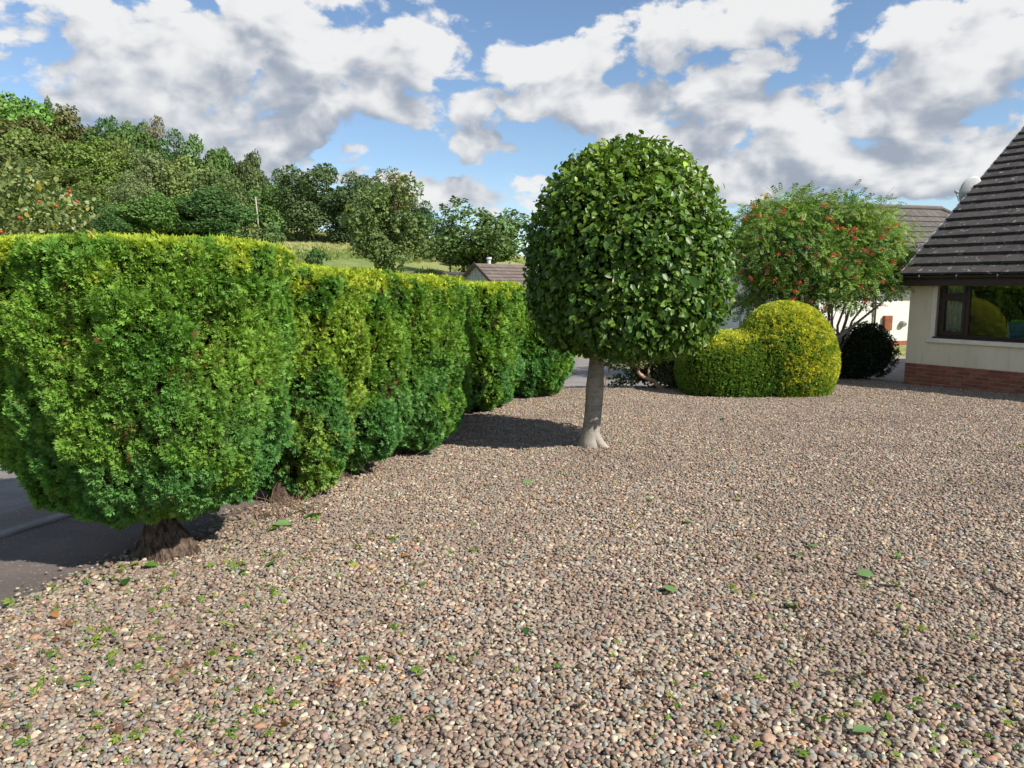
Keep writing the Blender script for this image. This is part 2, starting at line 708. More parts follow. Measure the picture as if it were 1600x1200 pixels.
def build_ground():
    rr = np.r_[0.01, np.linspace(4, 50, 14), np.linspace(54, 200, 60), np.geomspace(210, 6000, 24)]
    aa = np.linspace(0, 2 * math.pi, 361)[:-1]
    A, Rr = np.meshgrid(aa, rr)
    X, Y = Rr * np.sin(A), Rr * np.cos(A)
    Z = tz(X, Y)
    ns, nt = X.shape
    V = np.stack([X, Y, Z], 2).reshape(-1, 3)
    F = grid_faces(ns, nt)[:, ::-1]
    m, N, b = new_mat('rough_grass')
    v = coords(N)
    big = N.noise(v, .045, 4, .6)
    mid = N.noise(v, .35, 5, .65)
    st = N.noise(N.vm('MULTIPLY', v, (2.4, 2.4, .4)), 1.3, 4, .7)
    c = N.mix(N.ramp(mid, .38, .62), (.19, .26, .075), (.28, .33, .105))
    c = N.mix(N.ramp(big, .42, .60), c, (.32, .33, .125))
    c = N.mix(N.m('MULTIPLY', N.ramp(st, .5, .7), .45), c, (.42, .38, .18))
    N.link(c, b.inputs['Base Color'])
    b.inputs['Roughness'].default_value = .95
    b.inputs['Specular IOR Level'].default_value = .1
    bump(N, b, st, 1.0, .35)
    tag(obj('ground', mesh_np('ground', V, F, m)), kind='structure', label='grassy land rising to a field and a wooded hill')


build_ground()


def sheet(name, poly, dz, mat, kind='structure'):
    v = [(p[0], p[1], -SLOPE * p[1] + dz) for p in poly]
    return tag(obj(name, mesh_np(name, np.array(v), [tuple(range(len(v)))], mat, smooth=False)), kind=kind)


def tar_mat(name, c1, c2, speck):
    m, N, b = new_mat(name)
    v = coords(N)
    c = N.mix(N.ramp(N.noise(v, 1.4, 5, .6), .35, .65), c1, c2)
    f = N.voro(v, 85, 0, .5, 'F1', out='Color')
    c = N.mix(N.m('MULTIPLY', N.ramp(f, .80, .97), .7), c, speck)
    c = N.mix(N.ramp(N.noise(v, 140, 2, .6), .55, .75), c, tuple(.5 * q for q in c1))
    N.link(c, b.inputs['Base Color'])
    b.inputs['Roughness'].default_value = .9
    b.inputs['Specular IOR Level'].default_value = .25
    bump(N, b, N.noise(v, 120, 3, .7), .7, .006)
    return m


M_TAR = tar_mat('worn_tarmac', (.20, .182, .165), (.27, .248, .225), (.42, .40, .37))
M_PATH = tar_mat('dark_tarmac_path', (.125, .102, .090), (.175, .142, .124), (.34, .30, .27))
M_KERB = noise_mat('concrete_kerb', (.19, .18, .16), (.27, .25, .225), 5, .9, bmp=.5, bscale=90, bdist=.004)
M_BED = noise_mat('gravel_bed', (.19, .145, .115), (.27, .21, .17), 40, .95, c3=(.06, .045, .035), s3=70, bmp=.8, bscale=70, bdist=.02)

# pavement beside the hedge, kerb stones, road one step lower, and the turning at the far end of the hedge
path_poly = [hv(-9, -1.27), hv(-9, .02), hv(13.5, .02), hv(13.5, -1.27)]
sheet('footpath', path_poly, -.022, M_PATH)
road_poly = [hv(-9, -8.0), hv(-9, -1.40), hv(17, -1.40), hv(17, -8.0)]
sheet('road', road_poly, -.052, M_TAR)
gut = [hv(-9, -1.95), hv(-9, -1.402), hv(13, -1.402), hv(13, -1.95)]
sheet('road_gutter', gut, -.048, tar_mat('gutter_tarmac', (.165, .140, .120), (.215, .185, .160), (.4, .38, .35)))
side_poly = [(-.6, 13.3), (2.8, 13.8), (6.4, 15.3), (7.6, 18.0), (9.0, 23.0), (5.0, 26.0), (-2.0, 24.0)]
sheet('side_path', side_poly, -.040, M_TAR)
sheet('drive', [(7.4, 16.4), (8.0, 14.9), (14.0, 19.2), (25, 30.0), (11.4, 27.0), (9.2, 22.8)], -.030, noise_mat('pinkish_paving', (.30, .23, .18), (.40, .32, .26), 3, .9, bmp=.5, bscale=60, bdist=.01))

kerb = thing('kerb', 'low concrete kerb between the dark footpath and the road', 'kerb', (0, 0, 0))
for i in range(16):
    u0 = -5 + i * .915
    mb = MB()
    c = [hv(u0, -1.398), hv(u0 + .903, -1.398), hv(u0 + .903, -1.272), hv(u0, -1.272)]
    lo, hi = -.10, .004 + .003 * math.sin(i * 2.1)
    e = .012
    ci = [hv(u0 + .004, -1.398 + e), hv(u0 + .899, -1.398 + e), hv(u0 + .899, -1.272 - e), hv(u0 + .004, -1.272 - e)]
    V = [(p[0], p[1], -SLOPE * p[1] + lo) for p in c] + [(p[0], p[1], -SLOPE * p[1] + hi - e) for p in c] + [(p[0], p[1], -SLOPE * p[1] + hi) for p in ci]
    F = [(0, 3, 2, 1), (8, 9, 10, 11)]
    for k in range(2):
        for j in range(4):
            q = (j + 1) % 4
            F.append((4 * k + j, 4 * k + q, 4 * k + 4 + q, 4 * k + 4 + j))
    mb.add(V, F).obj('kerb_stone', M_KERB, kerb)

GRAVEL = [hv(-9.5, -.05), hv(-2.0, -.12), hv(-.6, -.12), hv(.2, -.02), hv(9.6, -.05), (3.3, 14.35), (6.6, 15.7), (7.7, 16.9), (8.28, 14.9), (8.20, 14.62), (11.6, 9.75), (13.5, 6), (13.5, -4.5)]
sheet('gravel_bed', GRAVEL, -.016, M_BED)


def in_poly(P, poly):
    x, y = P[:, 0], P[:, 1]
    c = np.zeros(len(P), bool)
    q = np.array(poly)
    j = len(q) - 1
    for i in range(len(q)):
        xi, yi, xj, yj = q[i, 0], q[i, 1], q[j, 0], q[j, 1]
        hit = ((yi > y) != (yj > y)) & (x < (xj - xi) * (y - yi) / (yj - yi + 1e-12) + xi)
        c ^= hit
        j = i
    return c


def ico(sub=1):
    import bmesh
    bm = bmesh.new()
    bmesh.ops.create_icosphere(bm, subdivisions=sub, radius=1.0)
    bm.verts.ensure_lookup_table()
    v = np.array([q.co[:] for q in bm.verts])
    f = np.array([[q.index for q in p.verts] for p in bm.faces])
    bm.free()
    return v, f


ICO1, ICO2 = ico(1), ico(2)         # 20 and 80 faces
PAL = np.array([(.36, .255, .195), (.32, .285, .245), (.265, .275, .265), (.55, .46, .36), (.68, .61, .52), (.47, .275, .165), (.155, .115, .095), (.265, .185, .158), (.42, .325, .25)])
PALW = np.array([.27, .18, .10, .07, .022, .035, .09, .15, .085])
PALW = PALW / PALW.sum()


def pebbles(pos, rng, size, base=ICO2):
    """Rounded stones at pos: verts, faces, colours."""
    bv, bf = base
    n = len(pos)
    a = size * np.exp(rng.normal(0, .24, n))
    dims = np.stack([a, a * rng.uniform(.60, .95, n), a * rng.uniform(.34, .62, n)], 1)
    yaw = rng.uniform(0, 2 * math.pi, n)
    tl, td = np.abs(rng.normal(0, .38, n)), rng.uniform(0, 2 * math.pi, n)
    X = np.stack([np.cos(yaw), np.sin(yaw), np.zeros(n)], 1)
    Zn = nrm(np.stack([np.sin(tl) * np.cos(td), np.sin(tl) * np.sin(td), np.cos(tl)], 1))
    Y = nrm(np.cross(Zn, X))
    X = np.cross(Y, Zn)
    off = rng.uniform(0, 99, (n, 1, 3))
    q = (bv[None] * 1.15 + off).reshape(-1, 3)
    lump = (vnoise(q, 3).reshape(n, -1) - .5) * .85 + 1
    loc = bv[None] * lump[..., None]
    # worn flat sides
    for _ in range(5):
        pd = nrm(rng.normal(0, 1, (n, 1, 3)))
        over = np.maximum((loc * pd).sum(-1, keepdims=True) - rng.uniform(.55, .85, (n, 1, 1)), 0)
        loc = loc - pd * over
    loc = loc * dims[:, None, :]
    v = pos[:, None] + loc[..., :1] * X[:, None] + loc[..., 1:2] * Y[:, None] + loc[..., 2:] * Zn[:, None]
    f = bf[None] + (np.arange(n) * len(bv))[:, None, None]
    c = PAL[rng.choice(len(PAL), n, p=PALW)] * np.array([1.03, 1.02, .93]) * np.exp(rng.normal(-.10, .15, (n, 1))) * np.exp(rng.normal(0, .05, (n, 3)))
    return v.reshape(-1, 3), f.reshape(-1, 3), np.repeat(c, len(bv), 0)


def stone_mat():
    m, N, b = new_mat('rounded_stones')
    a = N.t.nodes.new('ShaderNodeAttribute')
    a.attribute_name = 'Col'
    v = coords(N)
    c = N.mix(N.m('MULTIPLY', N.ramp(N.noise(v, 110, 3, .65), .40, .75), .45), a.outputs['Color'], (.20, .16, .13))
    # whole patches of the drive are a little dustier or browner
    ge = N.t.nodes.new('ShaderNodeNewGeometry')
    k = N.noise(ge.outputs['Position'], .75, 4, .65)
    c = N.mix(N.m('MULTIPLY', N.ramp(k, .42, .68), .50), c, (.205, .155, .120))
    N.link(c, b.inputs['Base Color'])
    b.inputs['Roughness'].default_value = .72
    b.inputs['Specular IOR Level'].default_value = .3
    return m


M_STONE = stone_mat()
CELL = .42


def gravel_patch(i, rng):
    g = .0172
    n = int(CELL / g)
    ii, jj = np.meshgrid(np.arange(n), np.arange(n))
    p = (np.stack([ii.ravel(), jj.ravel()], 1) + .5 + rng.uniform(-.42, .42, (n * n, 2))) * CELL / n - CELL / 2
    z = rng.uniform(-.006, .004, len(p))
    k = rng.random(len(p)) < .24
    p2 = p[k] + rng.uniform(-.009, .009, (k.sum(), 2))
    pos = np.r_[np.c_[p, z], np.c_[p2, rng.uniform(.005, .011, k.sum())]]
    v, f, c = pebbles(pos, rng, .0132)
    return mesh_np('gravel_patch', v, f, M_STONE, c, smooth=False)


def instancer(name, pts, rot, idx, meshes, scl=None):
    """One object of kind stuff that lays stones at points (geometry nodes)."""
    src = bpy.data.collections.new(name + '_source')
    for k, me in enumerate(meshes):
        o = bpy.data.objects.new('%s_source_%03d' % (name, k), me)
        src.objects.link(o)
    me = bpy.data.meshes.new(name)
    me.vertices.add(len(pts))
    me.vertices.foreach_set('co', np.asarray(pts, np.float32).ravel())
    for nm, typ, arr in (('rot', 'FLOAT', rot), ('idx', 'INT', idx), ('scl', 'FLOAT', scl if scl is not None else np.ones(len(pts)))):
        a = me.attributes.new(nm, typ, 'POINT')
        a.data.foreach_set('value', np.asarray(arr, np.int32 if typ == 'INT' else np.float32))
    me.update()
    o = obj(name, me)
    ng = bpy.data.node_groups.new(name + '_nodes', 'GeometryNodeTree')
    ng.interface.new_socket('Geometry', in_out='INPUT', socket_type='NodeSocketGeometry')
    ng.interface.new_socket('Geometry', in_out='OUTPUT', socket_type='NodeSocketGeometry')
    gi, go = ng.nodes.new('NodeGroupInput'), ng.nodes.new('NodeGroupOutput')
    ci = ng.nodes.new('GeometryNodeCollectionInfo')
    ci.inputs['Collection'].default_value = src
    ci.inputs['Separate Children'].default_value = True
    ci.inputs['Reset Children'].default_value = True
    ip = ng.nodes.new('GeometryNodeInstanceOnPoints')
    ip.inputs['Pick Instance'].default_value = True

    def attr(nm, typ):
        a = ng.nodes.new('GeometryNodeInputNamedAttribute')
        a.data_type = typ
        a.inputs['Name'].default_value = nm
        return a.outputs[0]
    cx = ng.nodes.new('ShaderNodeCombineXYZ')
    ng.links.new(attr('rot', 'FLOAT'), cx.inputs[2])
    cx.inputs[0].default_value = -math.atan(SLOPE) if False else 0.0
    ng.links.new(gi.outputs[0], ip.inputs['Points'])
    ng.links.new(ci.outputs[0], ip.inputs['Instance'])
    ng.links.new(attr('idx', 'INT'), ip.inputs['Instance Index'])
    ng.links.new(cx.outputs[0], ip.inputs['Rotation'])
    ng.links.new(attr('scl', 'FLOAT'), ip.inputs['Scale'])
    ng.links.new(ip.outputs[0], go.inputs[0])
    md = o.modifiers.new('lay_stones', 'NODES')
    md.node_group = ng
    return o


def build_gravel():
    rng = np.random.default_rng(11)
    X, Y = np.meshgrid(np.arange(-5, 13.5, CELL), np.arange(.6, 17.2, CELL))
    C = np.stack([X.ravel(), Y.ravel()], 1)
    vis = np.abs(C[:, 0]) < .84 * C[:, 1] + 1.6
    C = C[vis]
    h = CELL / 2
    ins = np.stack([in_poly(C + d, GRAVEL) for d in ((-h, -h), (h, -h), (h, h), (-h, h))], 1)
    full = ins.all(1)
    part = ins.any(1) & ~full
    P = C[full]
    # pieces of the loosely raked surface lie a little higher or lower
    z = -SLOPE * P[:, 1] + (fbm(np.c_[P * .8, 0 * P[:, 0]], 2, 4) - .5) * .030
    meshes = [gravel_patch(i, rng) for i in range(10)]
    g = instancer('gravel', np.c_[P, z], rng.integers(0, 4, len(P)) * math.pi / 2, rng.integers(0, 10, len(P)), meshes)
    tag(g, 'rounded brown and grey stones covering the wide forecourt', 'gravel', kind='stuff')
    # single stones where the gravel ends
    E = C[part]
    n = 480
    Q = (E[:, None] + rng.uniform(-h, h, (len(E), n, 2))).reshape(-1, 2)
    edge = Q + np.array(HV) * rng.normal(0, .035, (len(Q), 1))
    Q = Q[in_poly(edge, GRAVEL)]
    # strays kicked onto the footpath
    S = np.array([hv(rng.uniform(-1.6, 1.0), -.10 - abs(rng.normal(0, .10))) for _ in range(150)])
    Q = np.r_[Q, S]
    single = []
    for k in range(36):
        v, f, c = pebbles(np.zeros((1, 3)), rng, .0138)
        single.append(mesh_np('stone', v, f, M_STONE, c, smooth=False))
    zz = -SLOPE * Q[:, 1] + rng.uniform(-.012, .006, len(Q))
    e = instancer('edge_stones', np.c_[Q, zz], rng.uniform(0, 6.28, len(Q)), rng.integers(0, 36, len(Q)), single, rng.uniform(.8, 1.25, len(Q)))
    tag(e, 'loose stones thinning out along the edges of the gravel', 'gravel', kind='stuff')


build_gravel()

# ------------------------------------------------------------------ clipped conifers of the hedge
def bumps(p, s1, a1, s2, a2, seed, zst=.62):
    q = p * np.array([1, 1, zst])
    w = worley(q / s1 + .35 * fbm(p / .12, 2, seed + 50)[:, None], seed)
    w2 = worley(q / s2, seed + 9)
    return a1 * (.55 - w) + a2 * (.5 - w2), w, w2


def foliage_body(name, G, root, rng, dens, size, seed, colour, core_mat=M_CORE, tpl=SPRAY, mat=M_SPRAY, s1=.26, a1=.16, s2=.095, a2=.075,
                 back=.35, up=.45, core_in=.040, gap=1.22, jit=.5, zst=.62, keep=None, tip=.5, tipgain=(1.35, 1.25, 1.0), view=np.array([0.6, 0, EYE]), part='foliage', depth=.02, flat=.8, deep=.06):
    """Sprays of a clipped conifer on the swollen and cleft surface of a body G, over a dark core of dead twigs. root gives the frame."""
    loc = np.array(root.location)
    ns, nt, _ = G.shape
    V = G.reshape(-1, 3)
    Nn = grid_normals(G).reshape(-1, 3)
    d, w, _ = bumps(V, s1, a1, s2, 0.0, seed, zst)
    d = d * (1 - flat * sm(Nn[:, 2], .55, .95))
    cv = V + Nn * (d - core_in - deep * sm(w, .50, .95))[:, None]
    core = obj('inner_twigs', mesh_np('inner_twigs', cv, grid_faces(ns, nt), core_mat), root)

    def wt(c, n):
        to = nrm(view - (c + loc))
        f = (n * to).sum(1)
        return back + (1 - back) * sm(f, -.35, .15)
    P, n, area = sample_grid(G, 10, rng)
    cnt = int(area * dens * .75)
    P, n, _ = sample_grid(G, cnt, rng, wt)
    e = .02
    d0, w, w2 = bumps(P, s1, a1, s2, a2, seed, zst)
    tf = 1 - flat * sm(n[:, 2], .55, .95)
    t1 = nrm(np.cross(n, np.array([.3, .2, 1.0])))
    t2 = np.cross(n, t1)
    g1 = (bumps(P + t1 * e, s1, a1, s2, a2, seed, zst)[0] - d0) / e
    g2 = (bumps(P + t2 * e, s1, a1, s2, a2, seed, zst)[0] - d0) / e
    nn = nrm(n - .75 * (g1[:, None] * t1 + g2[:, None] * t2))
    keepm = rng.random(cnt) < 1.15 - sm(w, .50, gap) * 1.1 - .55 * sm(w2, .48, .85)
    if keep is not None:
        keepm &= keep(P, rng)
    pos = P + n * (d0 * tf)[:, None] - nn * rng.uniform(0, depth * 2, (cnt, 1))
    P, pos, nn, w, w2, n = P[keepm], pos[keepm], nn[keepm], w[keepm], w2[keepm], n[keepm]
    k = len(P)
    rv = rng.normal(0, 1, (k, 3))
    ax = nrm(nn * .75 + np.array([0, 0, up]) + rv * jit)
    face = nrm(rng.normal(0, 1, (k, 3)) + nn * .5 + np.array([0, 0, .5]))
    col = colour(P, pos, nn, w, rng)
    sc = size * np.exp(rng.normal(0, .22, k))
    v, f, c = scatter(tpl, pos - ax * sc[:, None] * .35, ax, face, sc, col, tip, tipgain)
    return obj(part, mesh_np(part, v, f, mat, c, smooth=False), root)


def mixc(a, b, t):
    return np.asarray(a)[None] * (1 - t[:, None]) + np.asarray(b)[None] * t[:, None]


def conifer_colour(zt, gold, seed, gtop=.16, base=(.115, .265, .045), alt=(.240, .395, .062), golden=(.42, .50, .055), blue=(.110, .270, .085)):
    def f(P, pos, nn, w, rng):
        k = len(P)
        t = fbm(P / .45 + seed, 3, seed)
        c = mixc(base, alt, np.clip((t - .32) * 2.4 + rng.normal(0, .22, k), 0, 1))
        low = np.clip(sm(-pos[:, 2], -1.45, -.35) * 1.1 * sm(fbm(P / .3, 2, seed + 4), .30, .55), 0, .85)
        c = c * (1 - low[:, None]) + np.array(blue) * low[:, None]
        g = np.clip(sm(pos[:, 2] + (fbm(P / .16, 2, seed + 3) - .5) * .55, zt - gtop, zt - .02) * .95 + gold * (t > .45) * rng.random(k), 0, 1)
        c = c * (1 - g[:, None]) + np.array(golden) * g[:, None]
        # clippings left brown in the clefts
        br = (rng.random(k) < .004) | ((w > .78) & (rng.random(k) < .16))
        c[br] = np.array((.19, .09, .035)) * rng.uniform(.6, 1.2, (br.sum(), 1))
        return c * np.exp(rng.normal(0, .16, (k, 1)))
    return f


def conifer(label, u, v, a, b, zb, zt, prof, seed, dens, size, gold=0.0, n=2.6, trunk=(0, 0), colour=None, tr=.085, a1=.16, s1=.26, roots=True, tilt=None, keep=None, back=.13, gap=1.22):
    """prof: (radius, height share) from the underside to the top; a along the hedge, b across."""
    rng = np.random.default_rng(seed)
    c = hv(u, v)
    z0 = -SLOPE * c[1]
    root = thing('hedge_conifer', label, 'conifer', (c[0], c[1], z0), 0.0, 'clipped conifers of the hedge')
    rot = math.atan2(HU[1], HU[0])
    P = [(r, zb + h * (zt - zb)) for r, h in prof]
    G = lathe(P, a, b, n, 120, 84, rot)
    V = G.reshape(-1, 3)
    low = (fbm(V / .75 + seed, 2, seed) - .5)
    Nn = grid_normals(G).reshape(-1, 3)
    side = 1 - np.abs(Nn[:, 2:3])
    G = (V + Nn * (low * .14)[:, None] * (.25 + .75 * side)).reshape(G.shape)
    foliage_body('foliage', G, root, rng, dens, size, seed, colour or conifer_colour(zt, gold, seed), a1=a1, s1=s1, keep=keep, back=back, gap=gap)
    # trunk with flared foot, twisting up into the crown
    mb = MB()
    tx, ty = trunk
    h = zb + .45
    pts = [(tx * (1 - k * .4) + .02 * math.sin(5 * k + seed), ty * (1 - k * .4) + .015 * math.cos(4 * k + seed), -.06 + k * h) for k in np.linspace(0, 1, 14)]
    rad = [tr * (1.75 - 1.0 * sm(np.array(k), 0, .45)) for k in np.linspace(0, 1, 14)]
    mb.tube(pts, rad, 30)
    V = np.array(mb.v)
    ang = np.arctan2(V[:, 1] - ty, V[:, 0] - tx)
    fl = 1 + .20 * np.sin(ang * 5 + seed) * np.exp(-(V[:, 2]) * 4) + .10 * np.sin(ang * 9 + V[:, 2] * 6)
    fl = fl + .55 * (fbm(np.c_[np.cos(ang) * 2.2 + seed, np.sin(ang) * 2.2, V[:, 2] * 1.6], 3, seed) - .5)
    V[:, 0] = tx + (V[:, 0] - tx) * fl
    V[:, 1] = ty + (V[:, 1] - ty) * fl
    obj('trunk', mesh_np('trunk', V, mb.f, M_BARK), root)
    return root


FULL = [(0, .0), (.52, .0), (.80, .06), (.97, .22), (1.0, .45), (1.0, .72), (.985, .90), (.95, .965), (.86, .995), (0, 1.0)]
CUP = [(0, .02), (.36, .0), (.62, .045), (.83, .16), (.955, .36), (1.0, .58), (1.0, .78), (.99, .93), (.955, .98), (.87, 1.0), (0, 1.0)]

conifer('largest conifer at the near end of the hedge, flaring above a bare brown trunk', 0.0, -.05, .76, .92, .27, 2.00, CUP, 21, 8500, .040, .05, 2.5, (.13, -.14), tr=.105, a1=.15, s1=.27, gap=1.9)
conifer('yellowish green conifer second along the hedge, bare brown twigs at its foot', 1.46, -.05, .48, .66, .10, 1.92, FULL, 33, 5600, .046, .55, 2.1, (.05, -.25), a1=.26, s1=.30)
conifer('narrow blue-green conifer third from the near end of the hedge', 2.30, .0, .43, .66, .09, 1.92, FULL, 41, 5000, .048, .06, 2.1, (0, -.2), a1=.20, s1=.31)
conifer('broad bright green conifer fourth along the hedge, its rounded end nearest the shadowed part', 3.42, .06, .72, .70, .07, 1.92, FULL, 52, 4300, .052, .04, 2.3, (0, -.2), a1=.20, s1=.32)
conifer('dark conifer fifth along the hedge, in the shadow of the ball-shaped tree', 5.05, -.40, .85, .62, .07, 1.92, FULL, 63, 2100, .066, 0.0, 2.3, (0, -.2), a1=.26, s1=.32)
conifer('dark conifer sixth along the hedge, mostly behind the crown of the ball-shaped tree', 6.95, -.30, .98, .66, .07, 1.95, FULL, 74, 1700, .074, 0.0, 2.5, (0, -.2), a1=.26, s1=.32)
conifer('conifer at the far end of the hedge with bright sunlit tips beside the tree trunk', 8.75, .12, .85, .72, .05, 1.90, FULL, 85, 2100, .074, 0.0, 2.4, (0, -.2), a1=.20, s1=.26)

# ------------------------------------------------------------------ the ball-shaped tree
def ball_tree():
    rng = np.random.default_rng(101)
    b = gnd(925, 699)
    z0 = -SLOPE * b[1]
    root = thing('topiary_tree', 'clipped broadleaf tree with a dense ball-shaped crown on one bare grey trunk', 'tree', (b[0], b[1], z0))
    S = b[1] / FPX / 1.0                        # metres for one photo pixel at this distance
    cx = (974 - 925) * S * 1.0                  # the crown sits a little right of the foot
    # outline of the crown read off the photograph: half width (px) at height (px row)
    rows = [(549, 0), (549, 50), (543, 104), (522, 138), (492, 156), (450, 163), (410, 163), (370, 159), (330, 148), (290, 128), (259, 100), (237, 68), (224, 34), (220, 0)]
    prof = []
    for (py, hw) in rows:
        z = at(925, py, b[1])[2] - z0
        prof.append((hw / 163.0, z))
    a = 154 * S
    G = lathe(prof, a, a * .98, 2.0, 96, 70)
    V = G.reshape(-1, 3)
    Nn = grid_normals(G).reshape(-1, 3)
    low = fbm(V / .55 + 3, 2, 9) - .5
    V = V + Nn * (low * .14)[:, None]
    G = V.reshape(G.shape)
    G[..., 0] += cx
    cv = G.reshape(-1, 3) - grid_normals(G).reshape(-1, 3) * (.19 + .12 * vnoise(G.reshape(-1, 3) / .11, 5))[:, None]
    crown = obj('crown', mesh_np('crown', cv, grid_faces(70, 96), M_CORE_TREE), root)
    loc = np.array(root.location)

    def wt(c, n):
        to = nrm(np.array([0, 0, EYE]) - (c + loc))
        return .45 + .55 * sm((n * to).sum(1), -.3, .2)
    N = 19500
    P, n, _ = sample_grid(G, N, rng, wt)
    cl = worley(P / .135, 3)
    depth = rng.random(N) ** 1.4 * .25 + .17 * cl - .12 - .04 * (rng.random(N) < .02)
    pos = P - n * depth[:, None]
    down = np.array([0, 0, -1.0])
    tang = nrm(rng.normal(0, 1, (N, 3)))
    ax = nrm(n * .55 + tang * .75 + down * .40 + np.array([0, 0, .55]) * sm(n[:, 2], .5, .95)[:, None])
    face = nrm(n * .75 + np.array([0, 0, .65]) + rng.normal(0, .42, (N, 3)))
    t = rng.random(N)
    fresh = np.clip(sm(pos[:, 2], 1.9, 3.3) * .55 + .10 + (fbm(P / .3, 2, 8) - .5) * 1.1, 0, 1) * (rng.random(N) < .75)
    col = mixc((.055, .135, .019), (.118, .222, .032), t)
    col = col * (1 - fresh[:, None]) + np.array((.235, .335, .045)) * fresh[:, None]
    pale = rng.random(N) < .045
    col[pale] = np.array((.24, .31, .09)) * rng.uniform(.7, 1.1, (pale.sum(), 1))
    yel = rng.random(N) < .006
    col[yel] = (.36, .33, .05)
    col = col * np.exp(rng.normal(-.10, .24, (N, 1)))
    sc = .067 * np.exp(rng.normal(0, .24, N))
    pos = pos - ax * sc[:, None] * .5
    # the 300 leaves that show largest are pieces of their own
    to = nrm(np.array([0, 0, EYE]) - (pos + loc))
    X = nrm(ax)
    Z = nrm(np.cross(X, nrm(np.cross(face, X))))
    show = np.abs((Z * to).sum(1)) * sc * (depth < .045) * ((n * to).sum(1) > .25) + rng.random(N) * .004
    big = np.argsort(-show)[:300]
    rest = np.ones(N, bool)
    rest[big] = False
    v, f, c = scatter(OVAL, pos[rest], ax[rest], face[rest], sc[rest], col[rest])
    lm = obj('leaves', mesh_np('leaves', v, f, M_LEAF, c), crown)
    lm['kind'] = 'stuff'
    shared = []
    for k in range(10):
        vv, ff = oval(.30 + .015 * (k % 5), .06 + .02 * (k % 4), .08 + .03 * (k % 5))
        kk = (.058 + .165 * (k / 9.0) ** 1.3, .135 + .19 * (k / 9.0), .018 + .022 * (k / 9.0))
        shared.append(mesh_np('leaf', vv, ff, M_LEAF, np.repeat(np.array([kk]), len(vv), 0)))
    from mathutils import Matrix
    for i in big:
        k = int(np.clip(fresh[i] * 9 + rng.normal(0, 1.6), 0, 9))
        x = X[i]
        y = nrm(np.cross(face[i], x))
        z = np.cross(x, y)
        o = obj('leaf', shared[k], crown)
        o.matrix_local = Matrix([(x[0] * sc[i], y[0] * sc[i], z[0] * sc[i], pos[i][0]), (x[1] * sc[i], y[1] * sc[i], z[1] * sc[i], pos[i][1]),
                                 (x[2] * sc[i], y[2] * sc[i], z[2] * sc[i], pos[i][2]), (0, 0, 0, 1)])
    # trunk: grey, leaning a little, with one root running out to the right
    m, Nn_, bs = new_mat('smooth_grey_bark')
    vv = coords(Nn_)
    band = Nn_.noise(Nn_.vm('MULTIPLY', vv, (2.0, 2.0, 26.0)), 2.2, 4, .6)
    cc = Nn_.mix(Nn_.ramp(Nn_.noise(vv, 9, 5, .65), .35, .65), (.20, .175, .142), (.34, .305, .25))
    cc = Nn_.mix(Nn_.m('MULTIPLY', Nn_.ramp(band, .52, .70), .6), cc, (.40, .37, .31))
    # bark colour turns paler towards the foot
    sx = Nn_.t.nodes.new('ShaderNodeSeparateXYZ')
    Nn_.link(vv, sx.inputs[0])
    foot = Nn_.ramp(Nn_.m('ADD', sx.outputs[2], Nn_.m('MULTIPLY', Nn_.noise(vv, 7, 3, .6), .16)), .40, .20)
    cc = Nn_.mix(Nn_.m('MULTIPLY', foot, .5), cc, (.40, .365, .31))
    Nn_.link(cc, bs.inputs['Base Color'])
    bs.inputs['Roughness'].default_value = .85
    bump(Nn_, bs, Nn_.m('ADD', band, Nn_.noise(vv, 50, 4, .6)), .5, .012)
    mb = MB()
    ks = np.linspace(0, 1, 14)
    top = prof[1][1] + .5
    lean = cx * .42
    pts = [(-.045 + lean * k + .012 * math.sin(7 * k), .01 * math.cos(5 * k), -.05 + k * (top + .05)) for k in ks]
    rad = [.098 + .055 * math.exp(-k * 15) - .022 * k + .012 * math.exp(-((k - .45) / .1) ** 2) for k in ks]
    mb.tube(pts, rad, 18)
    Vt = np.array(mb.v)
    an = np.arctan2(Vt[:, 1], Vt[:, 0])
    fl = 1 + .09 * np.exp(-np.maximum(Vt[:, 2], 0) * 11) * np.sin(3 * an + .4) + .03 * np.sin(4 * an + 5 * Vt[:, 2])
    Vt[:, :2] *= fl[:, None]
    trunk = obj('trunk', mesh_np('trunk', Vt, mb.f, m), root)
    mb = MB()
    pr = bezier((-.03, -.01, .26), (.055, -.03, .02), (.21, -.05, -.022), 9)
    mb.tube(pr, [.05, .062, .066, .064, .058, .050, .042, .035, .024], 14)
    mb.obj('root', m, root, True)
    # limbs inside the crown
    for k in range(9):
        an = k * 2.4
        tip = np.array([cx + math.cos(an) * a * .72, math.sin(an) * a * .72, prof[1][1] + .45 + .14 * k])
        st = np.array([lean * .8, 0, prof[1][1] - .05 + .12 * k])
        mb = MB()
        mb.tube(bezier(st, (st + tip) / 2 + np.array([0, 0, .12]), tip, 6), np.linspace(.045, .012, 6), 7)
        mb.obj('limb', m, root, True)
    return root


ball_tree()


